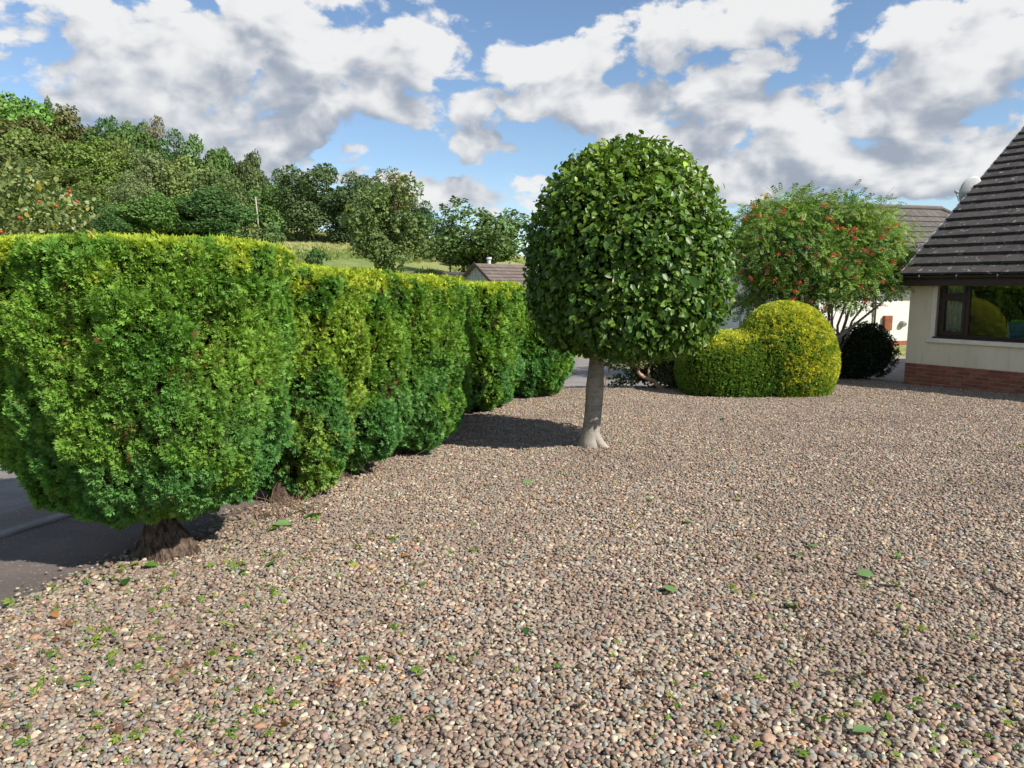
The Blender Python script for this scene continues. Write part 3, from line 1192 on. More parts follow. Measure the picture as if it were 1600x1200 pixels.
# ------------------------------------------------------------------ golden yew clipped to a heart lying on its side
def golden_yew():
    rng = np.random.default_rng(131)
    b = gnd(1225, 614)
    Y = b[1]
    z0 = -SLOPE * Y
    root = thing('golden_yew', 'smoothly clipped golden yew shaped like a tall dome with a low lobe', 'shrub', (b[0], Y, z0))
    S = Y / FPX
    ZT = lambda py: at(1225, py, Y)[2] - z0
    # tall dome and low lobe grown into one body: radius in every direction from a point inside both
    ca, ra = np.array([-3 * S, 0, .56]), np.array([80 * S, 76 * S, ZT(470) - .56])
    cb, rb = np.array([-58 * S, .03, .42]), np.array([112 * S, 68 * S, ZT(516) - .42])

    def body(p):
        q = (p - ca) / ra
        q[..., 2] = np.where(q[..., 2] < 0, q[..., 2] * 1.15, q[..., 2])
        ga = 1 - (np.abs(q) ** 2.1).sum(-1)
        gb = 1 - (np.abs((p - cb) / rb) ** 2.6).sum(-1)
        k = .30
        h = np.clip(.5 + .5 * (ga - gb) / k, 0, 1)
        return gb * (1 - h) + ga * h + k * h * (1 - h)
    c0 = np.array([-10 * S, 0, .45])
    el_ = np.linspace(-math.pi / 2, math.pi / 2, 72)
    th_ = np.linspace(0, 2 * math.pi, 120, endpoint=False)
    E_, T_ = np.meshgrid(el_, th_, indexing='ij')
    dirs = np.stack([np.cos(E_) * np.cos(T_), np.cos(E_) * np.sin(T_), np.sin(E_)], -1)
    lo_, hi_ = np.zeros(E_.shape), np.full(E_.shape, 3.0)
    for _ in range(26):
        md_ = (lo_ + hi_) / 2
        ins = body(c0 + dirs * md_[..., None]) > 0
        lo_, hi_ = np.where(ins, md_, lo_), np.where(ins, hi_, md_)
    A = c0 + dirs * lo_[..., None]
    A[..., 2] = np.maximum(A[..., 2], -.03)

    def colour(P, pos, nn, w, rng):
        k = len(P)
        t = fbm(P / .09, 3, 7)
        t2 = fbm(P / .50 + 9, 2, 5)
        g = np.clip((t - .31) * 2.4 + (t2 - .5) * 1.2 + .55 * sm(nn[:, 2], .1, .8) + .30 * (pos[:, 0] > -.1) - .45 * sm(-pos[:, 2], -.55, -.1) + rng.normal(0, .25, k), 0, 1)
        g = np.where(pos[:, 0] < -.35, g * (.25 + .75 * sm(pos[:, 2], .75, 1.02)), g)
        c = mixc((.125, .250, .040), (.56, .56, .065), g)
        return c * np.exp(rng.normal(0, .18, (k, 1)))
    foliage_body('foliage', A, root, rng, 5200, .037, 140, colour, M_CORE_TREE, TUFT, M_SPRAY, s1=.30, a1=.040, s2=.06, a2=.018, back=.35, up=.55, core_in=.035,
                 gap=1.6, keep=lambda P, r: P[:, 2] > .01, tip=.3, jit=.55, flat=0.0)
    mb = MB()
    mb.tube([(0, 0, -.05), (.02, .01, .3), (.0, 0, .7)], [.09, .08, .05], 9)
    mb.obj('trunk', M_BARK, root, True)


golden_yew()


# ------------------------------------------------------------------ rowan with berries
def branchy(root, stems, mat, rng, name='stem'):
    for pts, r0, r1 in stems:
        mb = MB()
        mb.tube(pts, np.linspace(r0, r1, len(pts)), 8)
        mb.obj(name, mat, root, True)


def rowan():
    rng = np.random.default_rng(151)
    Y = 15.6
    b = at(1300, 585, Y)
    b[2] = -SLOPE * Y
    root = thing('rowan_tree', 'loose rowan tree hung with red berry clusters behind the golden yew', 'tree', b)
    S = Y / FPX * 1.0
    L = lambda px, py, dy=0.0: at(px, py, Y + dy) - b
    m_b = noise_mat('rowan_bark', (.16, .135, .11), (.27, .23, .19), 8, .85, bmp=.4, bscale=40)
    lobes = [(1290, 385, 100, 75), (1220, 375, 75, 65), (1360, 395, 68, 62), (1195, 430, 50, 50), (1300, 445, 95, 45), (1240, 335, 60, 38), (1310, 335, 75, 32),
             (1395, 410, 42, 46), (1250, 435, 70, 45), (1165, 380, 40, 52), (1345, 350, 50, 40), (1172, 465, 34, 40)]
    stems = []
    ends = []
    fork = L(1322, 505)
    for k, (px, py, rx, ry) in enumerate(lobes):
        dy = [0, -.6, .5, .2, -.4, .6, -.2, .3, .5, 0, .7, .3][k]
        e = L(px, py, dy)
        st = np.array([rng.uniform(-.12, .12), rng.uniform(-.12, .12), -.05])
        md = np.array([e[0] * .35 + rng.normal(0, .1), e[1] * .3, e[2] * .45])
        pts = bezier(st, md, e, 9)
        pts[1:-1] += rng.normal(0, .03, (7, 3))
        stems.append((pts, .055 if k < 5 else .038, .010))
        ends.append((e, rx * S, ry * S, pts))
    stems.append((bezier(L(1303, 533, -.4), L(1330, 512, -.4), L(1400, 455, -.2), 8), .045, .012))
    branchy(root, stems, m_b, rng)
    # thin shoots standing out of the top
    tw = MB()
    shoots = []
    for px, py in ((1195, 300), (1215, 305), (1250, 290), (1262, 300), (1300, 300), (1320, 310), (1165, 330), (1150, 360), (1290, 312), (1235, 312), (1340, 325), (1400, 360)):
        e = L(px, py, rng.uniform(-.4, .4))
        s = e + np.array([rng.uniform(-.15, .15), 0, -.75])
        tw.tube(bezier(s, (s + e) / 2 + rng.normal(0, .04, 3), e, 5), np.linspace(.010, .004, 5), 5)
        shoots.append((s, e))
    for e, rx, ry, pts in ends:
        for _ in range(10):
            q = e + rng.normal(0, .5, 3) * [rx, rx * .9, ry]
            s = pts[rng.integers(4, 8)]
            tw.tube(bezier(s, (s + q) / 2 + [0, 0, .06], q, 4), np.linspace(.009, .003, 4), 4)
    tw.obj('twigs', m_b, root, True)['kind'] = 'stuff'
    P, nn = [], []
    for e, rx, ry, pts in ends:
        n = int(1450 * (rx * ry) / (.9 * .7) ** 1) + 110
        d = nrm(rng.normal(0, 1, (n, 3)))
        r = rng.random((n, 1)) ** .45 * (.70 + .62 * vnoise(d * 2.4 + e, 7)[:, None])
        clump = fbm(d * r * np.array([rx, rx, ry]) * 4.2 + e * 4, 2, 2)
        ok = clump > .40
        P.append((e + d * r * [rx, rx * .85, ry])[ok])
        nn.append(d[ok])
    for s, e in shoots:
        k = 26
        t = rng.random((k, 1))
        P.append(s * (1 - t) + e * t)
        nn.append(nrm(rng.normal(0, 1, (k, 3)) * [1, 1, .3]))
    P, nn = np.concatenate(P), np.concatenate(nn)
    n = len(P)
    ax = nrm(nn * [1, 1, .5] + rng.normal(0, .6, (n, 3)) + [0, 0, -.05])
    face = nrm(rng.normal(0, .45, (n, 3)) + [0, 0, 1.0] + nn * .3)
    t = fbm(P / .5, 2, 3)
    col = mixc((.055, .140, .026), (.21, .32, .055), np.clip((t - .35) * 2.6 + .35 * sm(P[:, 2], 1.5, 3.5) + rng.normal(0, .2, n), 0, 1))
    y = rng.random(n) < .03
    col[y] = (.50, .50, .20)
    rd = rng.random(n) < .012
    col[rd] = (.30, .10, .05)
    col *= np.exp(rng.normal(0, .15, (n, 1)))
    v, f, c = scatter(PINNATE, P, ax, face, .155 * np.exp(rng.normal(0, .22, n)), col)
    lv = obj('leaves', mesh_np('leaves', v, f, M_SMALL, c, smooth=False), root)
    lv['kind'] = 'stuff'
    # berries: a flat head of little globes for each cluster
    m_r = noise_mat('red_berries', (.50, .035, .012), (.62, .075, .015), 25, .35, spec=.5)
    heads = []
    for h in range(5):
        V, F = [], []
        nb = 0
        for k in range(22):
            a, r = k * 2.4, .058 * math.sqrt(k / 22)
            ctr = np.array([r * math.cos(a), r * math.sin(a), .014 * rng.normal() - r * r * 4]) * (1.0 + .2 * h / 4)
            V.append(ICO1[0] * .0115 + ctr)
            F.append(ICO1[1] + nb)
            nb += len(ICO1[0])
        heads.append(mesh_np('berry_cluster', np.concatenate(V), np.concatenate(F), m_r))
    spots = [(1198, 308), (1178, 322), (1185, 338), (1202, 341), (1222, 331), (1226, 325), (1288, 322), (1163, 342), (1293, 341), (1300, 344), (1168, 374), (1187, 373), (1250, 372), (1285, 361), (1306, 355), (1315, 356),
             (1145, 393), (1157, 424), (1198, 413), (1199, 420), (1197, 428), (1215, 397), (1301, 399), (1311, 400), (1295, 410), (1320, 404), (1350, 390), (1378, 371), (1378, 390), (1360, 395), (1388, 358), (1408, 376),
             (1430, 421), (1411, 418), (1396, 410), (1372, 430), (1337, 433), (1345, 447), (1355, 455), (1356, 465), (1248, 442), (1243, 455), (1239, 467), (1284, 447), (1302, 452), (1268, 470), (1290, 481), (1223, 449),
             (1173, 435), (1210, 438), (1408, 426), (1327, 362), (1335, 372), (1335, 358), (1233, 395), (1262, 386), (1320, 420), (1342, 410), (1275, 400), (1400, 350), (1380, 440), (1376, 476), (1250, 345), (1330, 390), (1160, 400)]
    from mathutils import Euler
    for i, (px, py) in enumerate(spots):
        o = obj('berry_cluster', heads[i % 5], root, L(px, py, -1.25 * math.sqrt(max(0, 1 - ((px - 1285) / 155) ** 2)) + rng.uniform(-.15, .1)))
        o.rotation_euler = Euler((rng.normal(.5, .4), rng.normal(0, .4), rng.uniform(0, 6)))
        k = rng.uniform(.62, 1.05)
        o.scale = (k, k, k)


rowan()


# ------------------------------------------------------------------ smaller shrubs
def leaf_shrub(name, label, cat, base, lobes, n, size, cols, rng, stems=True, tpl=TUFT, mat=M_SMALL, clump=.12, core=True, r_in=.5):
    root = thing(name, label, cat, base)
    P, nn = [], []
    tot = sum(l[3] * l[4] * l[5] for l in lobes)
    mbc = MB()
    for (x, y, z, rx, ry, rz) in lobes:
        k = max(20, int(n * rx * ry * rz / tot))
        d = nrm(rng.normal(0, 1, (k, 3)))
        r = r_in + (1 - r_in) * rng.random((k, 1)) ** .6
        p = np.array([x, y, z]) + d * r * [rx, ry, rz]
        p += nrm(rng.normal(0, 1, (k, 3))) * clump * (vnoise(p / .15, 3)[:, None] - .3)
        P.append(p)
        nn.append(d)
        if core:
            v = ICO2[0] * (1 + .25 * (vnoise(ICO2[0] * 2 + x, 4) - .5))[:, None] * np.array([rx, ry, rz]) * .72 + [x, y, z]
            mbc.add(v, ICO2[1])
    P, nn = np.concatenate(P), np.concatenate(nn)
    ok = P[:, 2] > .02
    P, nn = P[ok], nn[ok]
    n = len(P)
    if core:
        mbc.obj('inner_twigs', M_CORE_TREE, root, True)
    ax = nrm(nn * .7 + rng.normal(0, .6, (n, 3)) + [0, 0, .3])
    face = nrm(rng.normal(0, .5, (n, 3)) + [0, 0, .9] + nn * .5)
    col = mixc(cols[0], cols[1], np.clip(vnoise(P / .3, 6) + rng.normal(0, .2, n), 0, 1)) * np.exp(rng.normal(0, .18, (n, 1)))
    v, f, c = scatter(tpl, P, ax, face, size * np.exp(rng.normal(0, .25, n)), col)
    obj('foliage', mesh_np('foliage', v, f, mat, c, smooth=False), root)
    if stems:
        for k in range(5):
            l = lobes[k % len(lobes)]
            mb = MB()
            mb.tube(bezier((rng.normal(0, .06), rng.normal(0, .05), -.04), (l[0] * .4, l[1] * .4, l[2] * .5), (l[0], l[1], l[2]), 6), np.linspace(.03, .012, 6), 7)
            mb.obj('stem', M_BARK, root, True)
    return root


_r = np.random.default_rng(171)
b = at(1345, 588, 15.9)
b[2] = -SLOPE * 15.9
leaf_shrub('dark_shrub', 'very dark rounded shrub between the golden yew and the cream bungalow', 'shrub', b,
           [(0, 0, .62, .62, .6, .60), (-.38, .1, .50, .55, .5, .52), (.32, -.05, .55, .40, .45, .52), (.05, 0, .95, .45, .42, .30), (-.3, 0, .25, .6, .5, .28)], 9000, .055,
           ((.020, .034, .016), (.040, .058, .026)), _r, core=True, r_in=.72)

# straggly shrub behind the trunk, with bare bent stems
b = at(1020, 607, 13.9)
b[2] = -SLOPE * 13.9
sh = leaf_shrub('straggly_shrub', 'straggly shrub with bent bare stems behind the grey trunk', 'shrub', b,
                [(-.25, 0, .56, .42, .3, .16), (.30, .1, .44, .38, .3, .30), (-.75, .1, .56, .30, .25, .18), (.05, .3, .30, .6, .3, .22), (.55, .1, .28, .30, .3, .27), (.0, .1, .62, .7, .3, .2), (-.55, .2, .10, .3, .2, .10), (.25, .0, .16, .3, .2, .16)], 7500, .062,
                ((.05, .085, .030), (.24, .26, .12)), _r, stems=False, core=False, r_in=.1, tpl=OVAL, clump=.2)
m_bare = noise_mat('bare_pinkish_stem', (.30, .19, .12), (.46, .32, .22), 14, .8, bmp=.4, bscale=60)
for pts, r0, r1 in ((bezier((.18, -.12, -.02), (-.02, -.14, .22), (-.22, -.10, .24), 7), .05, .04), (bezier((-.20, -.10, .23), (-.34, -.08, .33), (-.36, -.05, .62), 6), .045, .02),
                    (bezier((-.10, -.1, .22), (-.12, -.06, .4), (.05, 0, .75), 6), .032, .014), (bezier((-.98, .0, -.03), (-1.03, 0, .2), (-1.06, .02, .45), 5), .028, .016),
                    (bezier((.42, 0, -.03), (.45, .02, .3), (.30, .05, .7), 6), .028, .012), (bezier((-.96, 0, .02), (-.86, 0, .2), (-.84, .1, .6), 5), .016, .008)):
    mb = MB()
    mb.tube(pts + np.random.default_rng(3).normal(0, .008, pts.shape), np.linspace(r0, r1, len(pts)), 9)
    mb.obj('stem', m_bare, sh, True)

# ------------------------------------------------------------------ the cream bungalow on the right
def harl_mat(name, c1, c2):
    """Dry-dashed render: fine lumps all over."""
    m, N, b = new_mat(name)
    v = coords(N)
    c = N.mix(N.ramp(N.noise(v, 1.1, 5, .6), .35, .68), c1, c2)
    c = N.mix(N.m('MULTIPLY', N.ramp(N.noise(v, 75, 2, .6), .50, .75), .22), c, tuple(.62 * q for q in c1))
    # faint rain streaks and splash dirt
    st = N.noise(N.vm('MULTIPLY', v, (5.0, 5.0, .55)), 2.0, 4, .65)
    c = N.mix(N.m('MULTIPLY', N.ramp(st, .50, .74), .30), c, tuple(.55 * q for q in c1))
    N.link(c, b.inputs['Base Color'])
    b.inputs['Roughness'].default_value = .95
    b.inputs['Specular IOR Level'].default_value = .15
    bump(N, b, N.noise(v, 70, 3, .7), 1.0, .016)
    return m


M_CREAM = harl_mat('cream_harling', (.78, .69, .51), (.86, .77, .59))
M_WHITE = harl_mat('white_harling', (.74, .71, .67), (.82, .79, .75))
M_TRIM = noise_mat('cream_paint', (.70, .65, .54), (.78, .73, .62), 6, .7)
M_BROWNP = noise_mat('dark_brown_joinery', (.022, .012, .009), (.034, .018, .013), 12, .45, spec=.4)
M_MORTAR = noise_mat('mortar', (.40, .34, .28), (.50, .43, .36), 20, .95, bmp=.4, bscale=90, bdist=.004)


def brick_mats():
    out = []
    for k, c in enumerate(((.22, .075, .045), (.27, .10, .058), (.18, .065, .045), (.30, .125, .075))):
        out.append(noise_mat('red_brick_%d' % k if False else 'red_brick', c, tuple(1.25 * q for q in c), 14, .9, c3=tuple(.6 * q for q in c), s3=40, bmp=.5, bscale=90, bdist=.004))
    return out


def tile_mat(name, c1, c2, lichen):
    m, N, b = new_mat(name)
    v = coords(N)
    oi = N.t.nodes.new('ShaderNodeObjectInfo')
    rv = N.vm('ADD', v, N.vm('MULTIPLY', oi.outputs['Location'], (3.1, 2.7, 5.3)))
    c = N.mix(N.ramp(N.noise(rv, 5, 5, .65), .32, .68), c1, c2)
    c = N.mix(N.m('MULTIPLY', oi.outputs['Random'], .35), c, tuple(1.6 * q for q in c2))
    sp = N.m('MULTIPLY', N.ramp(N.noise(rv, 9, 3, .6), .60, .68), N.ramp(N.noise(rv, 38, 3, .7), .42, .56))
    c = N.mix(N.m('MULTIPLY', sp, .75), c, lichen)
    N.link(c, b.inputs['Base Color'])
    b.inputs['Roughness'].default_value = .8
    b.inputs['Specular IOR Level'].default_value = .35
    bump(N, b, N.noise(rv, 55, 3, .6), .5, .006)
    return m


M_TILE = tile_mat('dark_concrete_tile', (.034, .030, .028), (.062, .054, .050), (.42, .40, .36))
M_TILE2 = tile_mat('grey_brown_concrete_tile', (.082, .072, .063), (.120, .107, .094), (.20, .19, .14))
M_TILE3 = tile_mat('brown_concrete_tile', (.120, .092, .080), (.165, .130, .114), (.24, .2, .17))


def glass_mat():
    m, N, b = new_mat('window_glass')
    t = N.t
    lw = t.nodes.new('ShaderNodeFresnel')
    lw.inputs[0].default_value = 1.52
    tr = t.nodes.new('ShaderNodeBsdfTransparent')
    tr.inputs[0].default_value = (.80, .84, .82, 1)
    gl = t.nodes.new('ShaderNodeBsdfGlossy')
    gl.inputs['Roughness'].default_value = 0.0
    gl.inputs[0].default_value = (.95, .97, .97, 1)
    mx = t.nodes.new('ShaderNodeMixShader')
    N.link(N.m('MULTIPLY_ADD', lw.outputs[0], .95, .01, clamp=True), mx.inputs[0])
    N.link(tr.outputs[0], mx.inputs[1])
    N.link(gl.outputs[0], mx.inputs[2])
    N.link(mx.outputs[0], t.nodes['Material Output'].inputs[0])
    t.nodes.remove(b)
    return m


M_GLASS = glass_mat()
M_ROOM = noise_mat('dim_room_paint', (.10, .09, .08), (.13, .12, .10), 3, .9)


def tile_part(mb, w, l, th):
    """One interlocking tile lying in x (across) and y (up the slope): thick front edge, side lap."""
    mb.add([(0.006, 0, -.004), (w - .009, 0, -.004), (w - .009, l, -.004), (0.006, l, -.004),
            (0.006, .004, th), (w - .009, .004, th), (w - .009, l, th * .55), (0.006, l, th * .55)],
           [(0, 3, 2, 1), (4, 5, 6, 7), (0, 1, 5, 4), (1, 2, 6, 5), (2, 3, 7, 6), (3, 0, 4, 7)])
    return mb


def tiled_slope(parent, origin, ex, eup, nrm_, width, length, gauge, tw, mat, singles=None, far_stuff=True, clip=None, stag=True, name='roof_tile', th=.028, x0=0.0):
    """Tiles course by course on a roof plane; singles(x, l) says which are pieces of their own, the rest are one part."""
    from mathutils import Matrix
    me = tile_part(MB(), tw, gauge + .07, th).mesh(name, mat)
    me_h = tile_part(MB(), tw * .5, gauge + .07, th).mesh(name, mat)
    rest = MB()
    tilt = math.atan2(th * .9, gauge)
    rng = np.random.default_rng(int(width * 100))
    nc = int(length / gauge)
    up2 = eup * math.cos(tilt) - nrm_ * math.sin(tilt)
    n2 = nrm_ * math.cos(tilt) + eup * math.sin(tilt)
    cnt = 0
    for r in range(nc):
        off = (tw * .5 if (stag and r % 2) else 0.0)
        for k in range(-1, int(width / tw) + 2):
            x = x0 + k * tw - off
            if x < x0 - tw * .75 or x > x0 + width - tw * .4:
                continue
            short = x < x0 - .01
            l = r * gauge
            if clip is not None and not clip(x + tw * .5, l + gauge * .5):
                continue
            jz = rng.normal(0, .0016)
            p = origin + ex * ((x0 if short else x) + rng.normal(0, .0015)) + eup * (l + rng.normal(0, .002)) + nrm_ * (th * .95 + jz)
            M = np.array([[ex[i], up2[i], n2[i], p[i]] for i in range(3)])
            if singles is not None and singles(x, l):
                o = obj(name, me_h if short else me, parent)
                o.matrix_local = Matrix([tuple(M[0]), tuple(M[1]), tuple(M[2]), (0, 0, 0, 1)])
                cnt += 1
            else:
                v = np.array([q.co[:] for q in (me_h if short else me).vertices])
                rest.add(v @ M[:, :3].T + M[:, 3], [tuple(q.vertices) for q in me.polygons])
    if rest.v:
        o = rest.obj('roof_tiles', mat, parent)
        o['kind'] = 'stuff'
    return cnt


def bungalow():
    A = gnd(1412, 600)
    rz = math.atan2(-.823, .568)
    root = thing('bungalow', 'cream harled bungalow with brick base and dark tiled roof at the right edge', 'house', A, rz)
    Lw, D, H = 9.0, 10.4, 2.20
    bt = .45
    w0, w1, wz0, wz1 = .53, 3.35, 1.00, 2.135          # window opening
    T = .30
    mb = MB()
    mb.box((0, 0, bt), (w0, T, H))
    mb.box((w0, 0, bt), (w1, T, wz0 - .10))
    mb.box((w0, 0, wz1), (w1, T, H))
    mb.box((w1, 0, bt), (Lw, T, H))
    mb.box((0, T, bt), (T, D, H))
    mb.box((Lw - T, T, bt), (Lw, D, H))
    mb.box((T, D - T, bt), (Lw - T, D, H))
    pr = math.radians(34)
    rh = (D / 2) * math.tan(pr)
    for x in (0.0, Lw - T):
        mb.add([(x, .0, H), (x + T, .0, H), (x, D, H), (x + T, D, H), (x, D / 2, H + rh - .05), (x + T, D / 2, H + rh - .05)], [(0, 2, 4), (1, 5, 3), (0, 4, 5, 1), (2, 3, 5, 4)])
    wall = mb.obj('wall', M_CREAM, root)
    # painted margin round the opening
    mg = MB()
    mg.box((w0 - .085, -.012, wz0 - .02), (w0, .10, wz1 + .03))
    mg.box((w0, -.012, wz1 - .002), (w1 + .08, .10, wz1 + .032))
    mg.obj('window_margin', M_TRIM, root)
    # brick base: bricks on a mortar backing
    base = MB().box((.012, .012, -.25), (Lw - .012, D - .012, bt - .002)).obj('brick_base', M_MORTAR, root)
    bm = brick_mats()
    meshes = [MB().box((0, 0, 0), (.212, .10, .062), .004).mesh('brick', m) for m in bm]
    half = [MB().box((0, 0, 0), (.0995, .10, .062), .004).mesh('brick', m) for m in bm]
    rng = np.random.default_rng(5)
    for r in range(7):
        z = bt - .075 * (r + 1) + .002
        x = 0.0
        first = r % 2
        while x < 5.2:
            m_ = half if (first and x == 0.0) else meshes
            o = obj('brick', m_[rng.choice(4, p=(.4, .3, .2, .1))], base, (x, -.006 + rng.normal(0, .0015), z))
            x += (.1125 if (first and x == 0.0) else .225)
    far = MB()
    for r in range(7):
        z = bt - .075 * (r + 1) + .002
        x = 5.2 + (.1 if r % 2 else 0.02)
        while x < Lw - .2:
            far.box((x, -.006, z), (x + .215, .09, z + .065))
            x += .225
    far.obj('bricks', bm[0], base)['kind'] = 'stuff'
    # sill
    MB().box((w0 - .13, -.055, wz0 - .102), (w1 + .13, .16, wz0 - .015), .008).obj('window_sill', M_TRIM, root)
    # window
    win = MB()
    y0, y1 = .085, .155
    fw = .062
    win.box((w0, y0, wz0), (w0 + fw, y1, wz1))
    win.box((w1 - fw, y0, wz0), (w1, y1, wz1))
    win.box((w0 + fw, y0, wz0), (w1 - fw, y1, wz0 + fw))
    win.box((w0 + fw, y0, wz1 - fw * .8), (w1 - fw, y1, wz1))
    mul = 1.055
    win.box((mul - .035, y0 + .002, wz0 + fw), (mul + .035, y1 - .002, wz1 - fw * .8))
    win.box((w0 + fw, y0 + .004, 1.775), (mul - .035, y1 - .004, 1.835))
    window = win.obj('window', M_BROWNP, root)
    MB().box((w0 - .03, y0 - .12, wz0 - .012), (w1 + .03, y0 + .01, wz0 + .018), .004).obj('sub_sill', M_BROWNP, window)

    def sash(x0, x1, z0, z1, w=.052):
        s = MB()
        a, b_ = y0 - .012, y1 - .03
        s.box((x0, a, z0), (x0 + w, b_, z1))
        s.box((x1 - w, a, z0), (x1, b_, z1))
        s.box((x0 + w, a, z0), (x1 - w, b_, z0 + w))
        s.box((x0 + w, a, z1 - w), (x1 - w, b_, z1))
        s.obj('sash', M_BROWNP, window)
        MB().box((x0 + w - .004, y0 + .03, z0 + w - .004), (x1 - w + .004, y0 + .036, z1 - w + .004)).obj('pane', M_GLASS, window)
    sash(w0 + fw, mul - .035, wz0 + fw, 1.775)
    sash(w0 + fw, mul - .035, 1.835, wz1 - fw * .8, .046)
    MB().box((mul + .033, y0 + .03, wz0 + fw - .003), (w1 - fw + .003, y0 + .036, wz1 - fw * .8 + .003)).obj('pane', M_GLASS, window)
    # the room behind
    room = MB()
    room.box((T, 3.9, .25), (5.0, 4.0, H - .02))
    room.box((5.0, T, .25), (5.1, 4.0, H - .02))
    room.box((T, T, .22), (5.1, 4.0, .25))
    room.box((T, T, H - .02), (5.1, 4.0, H - .005))
    room.obj('room', M_ROOM, root)
    # roof: deck, tiles, gutter, fascia, verge
    ov = .34
    L = (D / 2 + ov) / math.cos(pr)
    eup = np.array([0, math.cos(pr), math.sin(pr)])
    nr = np.array([0, -math.sin(pr), math.cos(pr)])
    ex = np.array([1.0, 0, 0])
    z_e = H + .085 - ov * math.tan(pr) * .35
    org = np.array([-.06, -ov, z_e])
    zr = org + eup * L
    deck = MB()
    th = .05
    q = [org - nr * th, org + ex * (Lw + .2) - nr * th, zr + ex * (Lw + .2) - nr * th, zr - nr * th, org, org + ex * (Lw + .2), zr + ex * (Lw + .2), zr]
    F = [(0, 3, 2, 1), (4, 5, 6, 7), (0, 1, 5, 4), (1, 2, 6, 5), (2, 3, 7, 6), (3, 0, 4, 7)]
    deck.add(q, F)
    fl = lambda p: (p[0], D - p[1], p[2])
    deck.add([fl(p) for p in q], [f[::-1] for f in F])
    roof = deck.obj('roof', M_BROWNP, root)
    n1 = tiled_slope(roof, org, ex, eup, nr, Lw + .2, L, .345, .30, M_TILE, th=.040, singles=lambda x, l: x < 4.6 - l * .15)
    back = MB()
    o2 = np.array(fl(org))
    e2 = np.array([0, -math.cos(pr), math.sin(pr)])
    n2 = np.array([0, math.sin(pr), math.cos(pr)])
    tiled_slope(roof, o2 + ex * (Lw + .2), -ex, e2, n2, Lw + .2, L, .345, .30, M_TILE, None)
    rc = MB()
    for k in range(int((Lw + .2) / .45)):
        x = -.10 + k * .45
        pts = []
        rc.tube([(x + .004, D / 2, zr[2] - .015), (x + .446, D / 2, zr[2] - .015)], [.10, .105], 10)
    rc.obj('ridge_tiles', M_TILE, roof, False)['kind'] = 'stuff'
    fas = MB()
    fas.box((-.06, -ov + .012, z_e - .19), (Lw + .1, -ov + .036, z_e + .012))
    fas.box((-.06, -ov + .036, z_e - .19), (Lw + .1, -.002, z_e - .170))
    fas.obj('fascia', M_BROWNP, root)
    # gutter: open half round along the eave
    g = MB()
    V, Fq = [], []
    nx = 2
    for i, x in enumerate((-.08, Lw + .13)):
        for k in range(9):
            a = math.pi * k / 8
            V.append((x, -ov - .052 + .056 * math.cos(a), z_e + .004 - .056 * math.sin(a)))
        for k in range(9):
            a = math.pi * (8 - k) / 8
            V.append((x, -ov - .052 + .050 * math.cos(a), z_e + .004 - .050 * math.sin(a)))
    for k in range(17):
        Fq.append((k, k + 1, 18 + k + 1, 18 + k))
    Fq.append((17, 0, 18, 35))
    Fq.append(tuple(range(9)))
    g.add(V, Fq)
    gutter = g.obj('gutter', M_BROWNP, root, False)
    m_gl = noise_mat('pale_bracket', (.30, .29, .28), (.40, .39, .37), 30, .5)
    for x in (.35, 1.03, 1.72, 2.4, 3.1, 3.8):
        MB().box((x, -ov - .113, z_e - .058), (x + .028, -ov - .012, z_e + .012)).obj('gutter_bracket', M_BROWNP, gutter)
        MB().box((x + .004, -ov - .117, z_e - .012), (x + .022, -ov - .108, z_e + .020)).obj('bracket_clip', m_gl, gutter)
    # verge: pale mortar and strip under the tile ends
    vs = MB()
    p0, p1 = org + nr * .002 - ex * .046, zr + nr * .002 - ex * .046
    for s_, w_ in ((0, 1),):
        vs.add([p0 - nr * .05, p0 - nr * .05 + ex * .054, p1 - nr * .05 + ex * .054, p1 - nr * .05, p0 + nr * .022, p0 + nr * .022 + ex * .054, p1 + nr * .022 + ex * .054, p1 + nr * .022], F)
    vs.obj('verge', noise_mat('pale_verge_mortar', (.40, .39, .42), (.52, .51, .54), 7, .85, c3=(.2, .19, .19), s3=12), roof)
    # things in the room
    cu = MB()
    V, Fq = [], []
    n = 60
    for i in range(n + 1):
        x = .615 + .33 * i / n
        y = .215 + .022 * math.sin(i * .93) + .010 * math.sin(i * 2.3 + 1)
        V += [(x, y, wz0 - .05), (x + .012 * math.sin(i * .4), y, wz1 - .02), ]
    for i in range(n):
        Fq.append((2 * i, 2 * i + 2, 2 * i + 3, 2 * i + 1))
    cm = noise_mat('white_net', (.62, .63, .64), (.72, .73, .74), 8, .9)
    c = mesh_np('curtain', np.array(V), Fq, cm)
    md = Mw(root)
    o = obj('curtain', c)
    o.matrix_world = md
    so = o.modifiers.new('thick', 'SOLIDIFY')
    so.thickness = .004
    tag(o, 'pleated white net curtain behind the narrow casement of the bungalow window', 'curtain')
    # blue board with a green top edge standing in the window
    m_bl = noise_mat('blue_board', (.045, .14, .26), (.09, .22, .34), 5, .5)
    m_gr = noise_mat('green_band', (.10, .36, .04), (.16, .44, .06), 6, .5)
    bd = thing('board', 'blue board with a bright green top edge inside the bungalow window', 'board')
    bd.matrix_world = md
    V = [(1.62, .45, wz0 - .1), (3.1, .50, wz0 - .1), (3.1, .50, 1.33), (1.62, .45, 1.33)]
    MB().add(V + [(x, y + .02, z) for x, y, z in V], [(0, 1, 2, 3), (7, 6, 5, 4), (0, 4, 5, 1), (1, 5, 6, 2), (2, 6, 7, 3), (3, 7, 4, 0)]).obj('panel', m_bl, bd)
    V = [(1.66, .44, 1.332), (3.1, .49, 1.332), (3.1, .49, 1.395), (1.70, .44, 1.385)]
